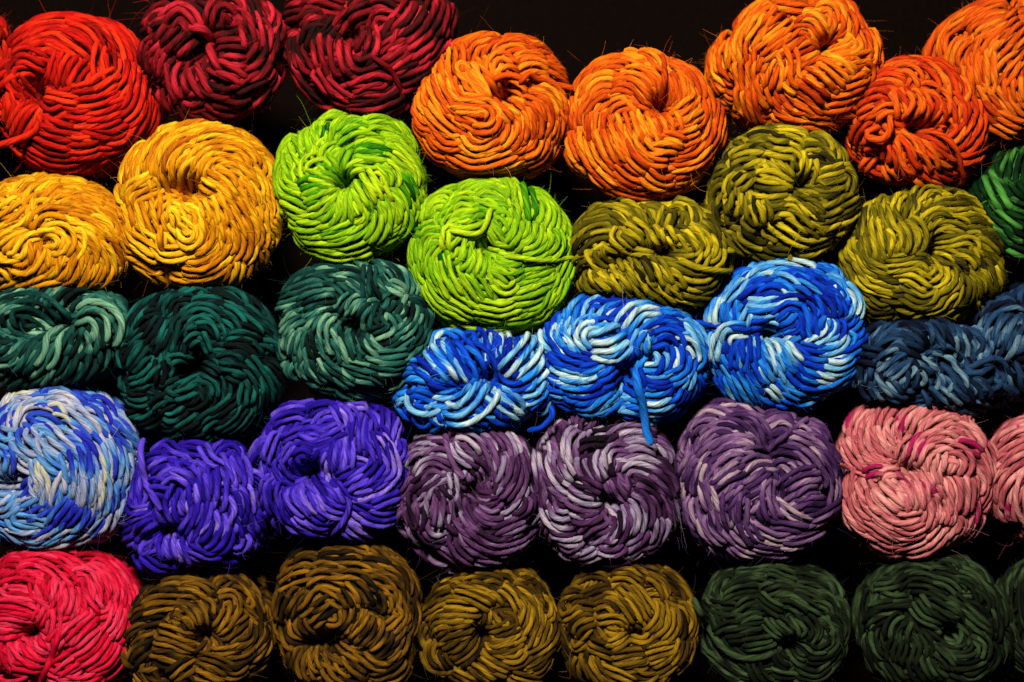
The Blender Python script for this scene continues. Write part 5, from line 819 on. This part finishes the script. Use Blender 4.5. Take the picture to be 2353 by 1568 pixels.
wind("navyfar", "navy", "navy and slate yarn ball cut off by the picture edge above the cut-off pink one", "navy yarn balls", 2385, 790, 152, 134, hole=(2400, 790), w=8, dyelen=.35, pitch=2.3, dyecon=1.6)
# fourth row
wind("pastel", "pastel", "pastel yarn ball in periwinkle, sky blue, lilac and cream", None, 125, 1075, 190, 192, hole=(54, 1105), hd=.5, w=8, dyelen=.3, dyecon=1.5, shear=(.12, 0))
wind("purpleleft", "violet", "untidy violet yarn ball with a loose end hanging over its upper corner", "violet yarn balls", 448, 1164, 163, 154, hole=(398, 1214), w=7.6, dyelen=.4, sq=2.5, pitch=2.3, dents=((350,1230,22,38),(420,1120,20,30)))
wind("purpleright", "violet", "violet yarn ball with paler strands and a deep oval hole under the teal ball", "violet yarn balls", 762, 1081, 180, 166, hole=(726, 1083), w=7.2, dyelen=.4, sq=2.4, hs=1.15, dents=((690,1085,24,40),(775,1090,18,30)))
wind("mauvea", "mauve", "dusky mauve and grey yarn ball with one end hooked down into its hole", "mauve yarn balls", 1080, 1137, 167, 175, hole=(1086, 1120), w=7.2, dyelen=.3, dyecon=1.6, dents=((1110,1090,22,34),(1060,1170,22,30)))
wind("mauveb", "mauve", "dusky mauve and grey yarn ball lying under the hanging bright blue end", "mauve yarn balls", 1392, 1123, 168, 179, hole=(1400, 1152), w=7.6, dyelen=.3, dyecon=1.6)
wind("mauvec", "plum", "large lavender and plum yarn ball with a heart-like notch at its top", "mauve yarn balls", 1744, 1103, 192, 187, hole=(1775, 1120), hd=.35, w=7.4, dyelen=.3, dyecon=1.4, dents=((1752, 1030, 38, 34),))
wind("pink", "pink", "whole salmon pink yarn ball flecked with magenta", "salmon pink yarn balls", 2103, 1097, 180, 186, hole=(2072, 1076), w=7.8, dyelen=.3, dyecon=.8, dvar=.2, hd=.8, dents=((2135,1150,16,26),(2040,1110,16,26)))
wind("pinkfar", "pink", "salmon pink yarn ball cut off by the picture edge", "salmon pink yarn balls", 2405, 1100, 156, 156, hole=(2410, 1090), w=7.6, dyelen=.3, dyecon=1.2, swirl=-1)
# bottom row
wind("hotpink", "hot_pink", "hot pink yarn ball in the bottom corner", None, 122, 1438, 192, 182, hole=(96, 1440), w=7.2, shear=(.12, .05))
wind("browna", "brown", "brown yarn ball next to the hot pink ball, an end looped at its edge", "brown and bronze yarn balls", 446, 1470, 166, 158, hole=(484, 1446), w=6.6, shear=(.15, .3), dyelen=.4, length=1.2, pitch=2.3, dyecon=1.6, dents=((470,1500,24,34),))
wind("brownb", "brown", "tall brown yarn ball directly below a violet ball", "brown and bronze yarn balls", 795, 1432, 164, 186, hole=(770, 1464), w=6.8, dyelen=.4, sq=2.5, pitch=2.3, dyecon=1.6, dents=((720,1464,26,40),(745,1470,20,34)))
wind("brownc", "bronze", "bronze yarn ball with two round coils beside its hole below a dusky mauve ball", "brown and bronze yarn balls", 1122, 1462, 158, 160, hole=(1108, 1448), w=6.4, dyelen=.4, shear=(.1, .2), dyecon=1.6)
wind("brownd", "bronze", "bronze yarn ball beside the dark forest green one", "brown and bronze yarn balls", 1441, 1448, 158, 158, hole=(1441, 1446), w=6.6, dyelen=.4, shear=(.1, .2), hd=.7, dyecon=1.6)
wind("foresta", "forest", "forest green yarn ball with a thick pale end curving round its edge", "forest green yarn balls", 1784, 1455, 172, 170, hole=(1802, 1469), w=6.2, dyelen=.4, shear=(.05, .25), dyecon=1.6)
wind("forestb", "forest", "forest green yarn ball below the whole salmon pink ball", "forest green yarn balls", 2150, 1451, 176, 176, hole=(2161, 1438), w=6.6, dyelen=.4, shear=(0, .15), dyecon=1.6)
wind("forestc", "forest", "forest green yarn ball cut off by the picture edge in the bottom corner", "forest green yarn balls", 2445, 1435, 144, 160, hole=(2440, 1430), w=6.6, dyelen=.4, dyecon=1.6)
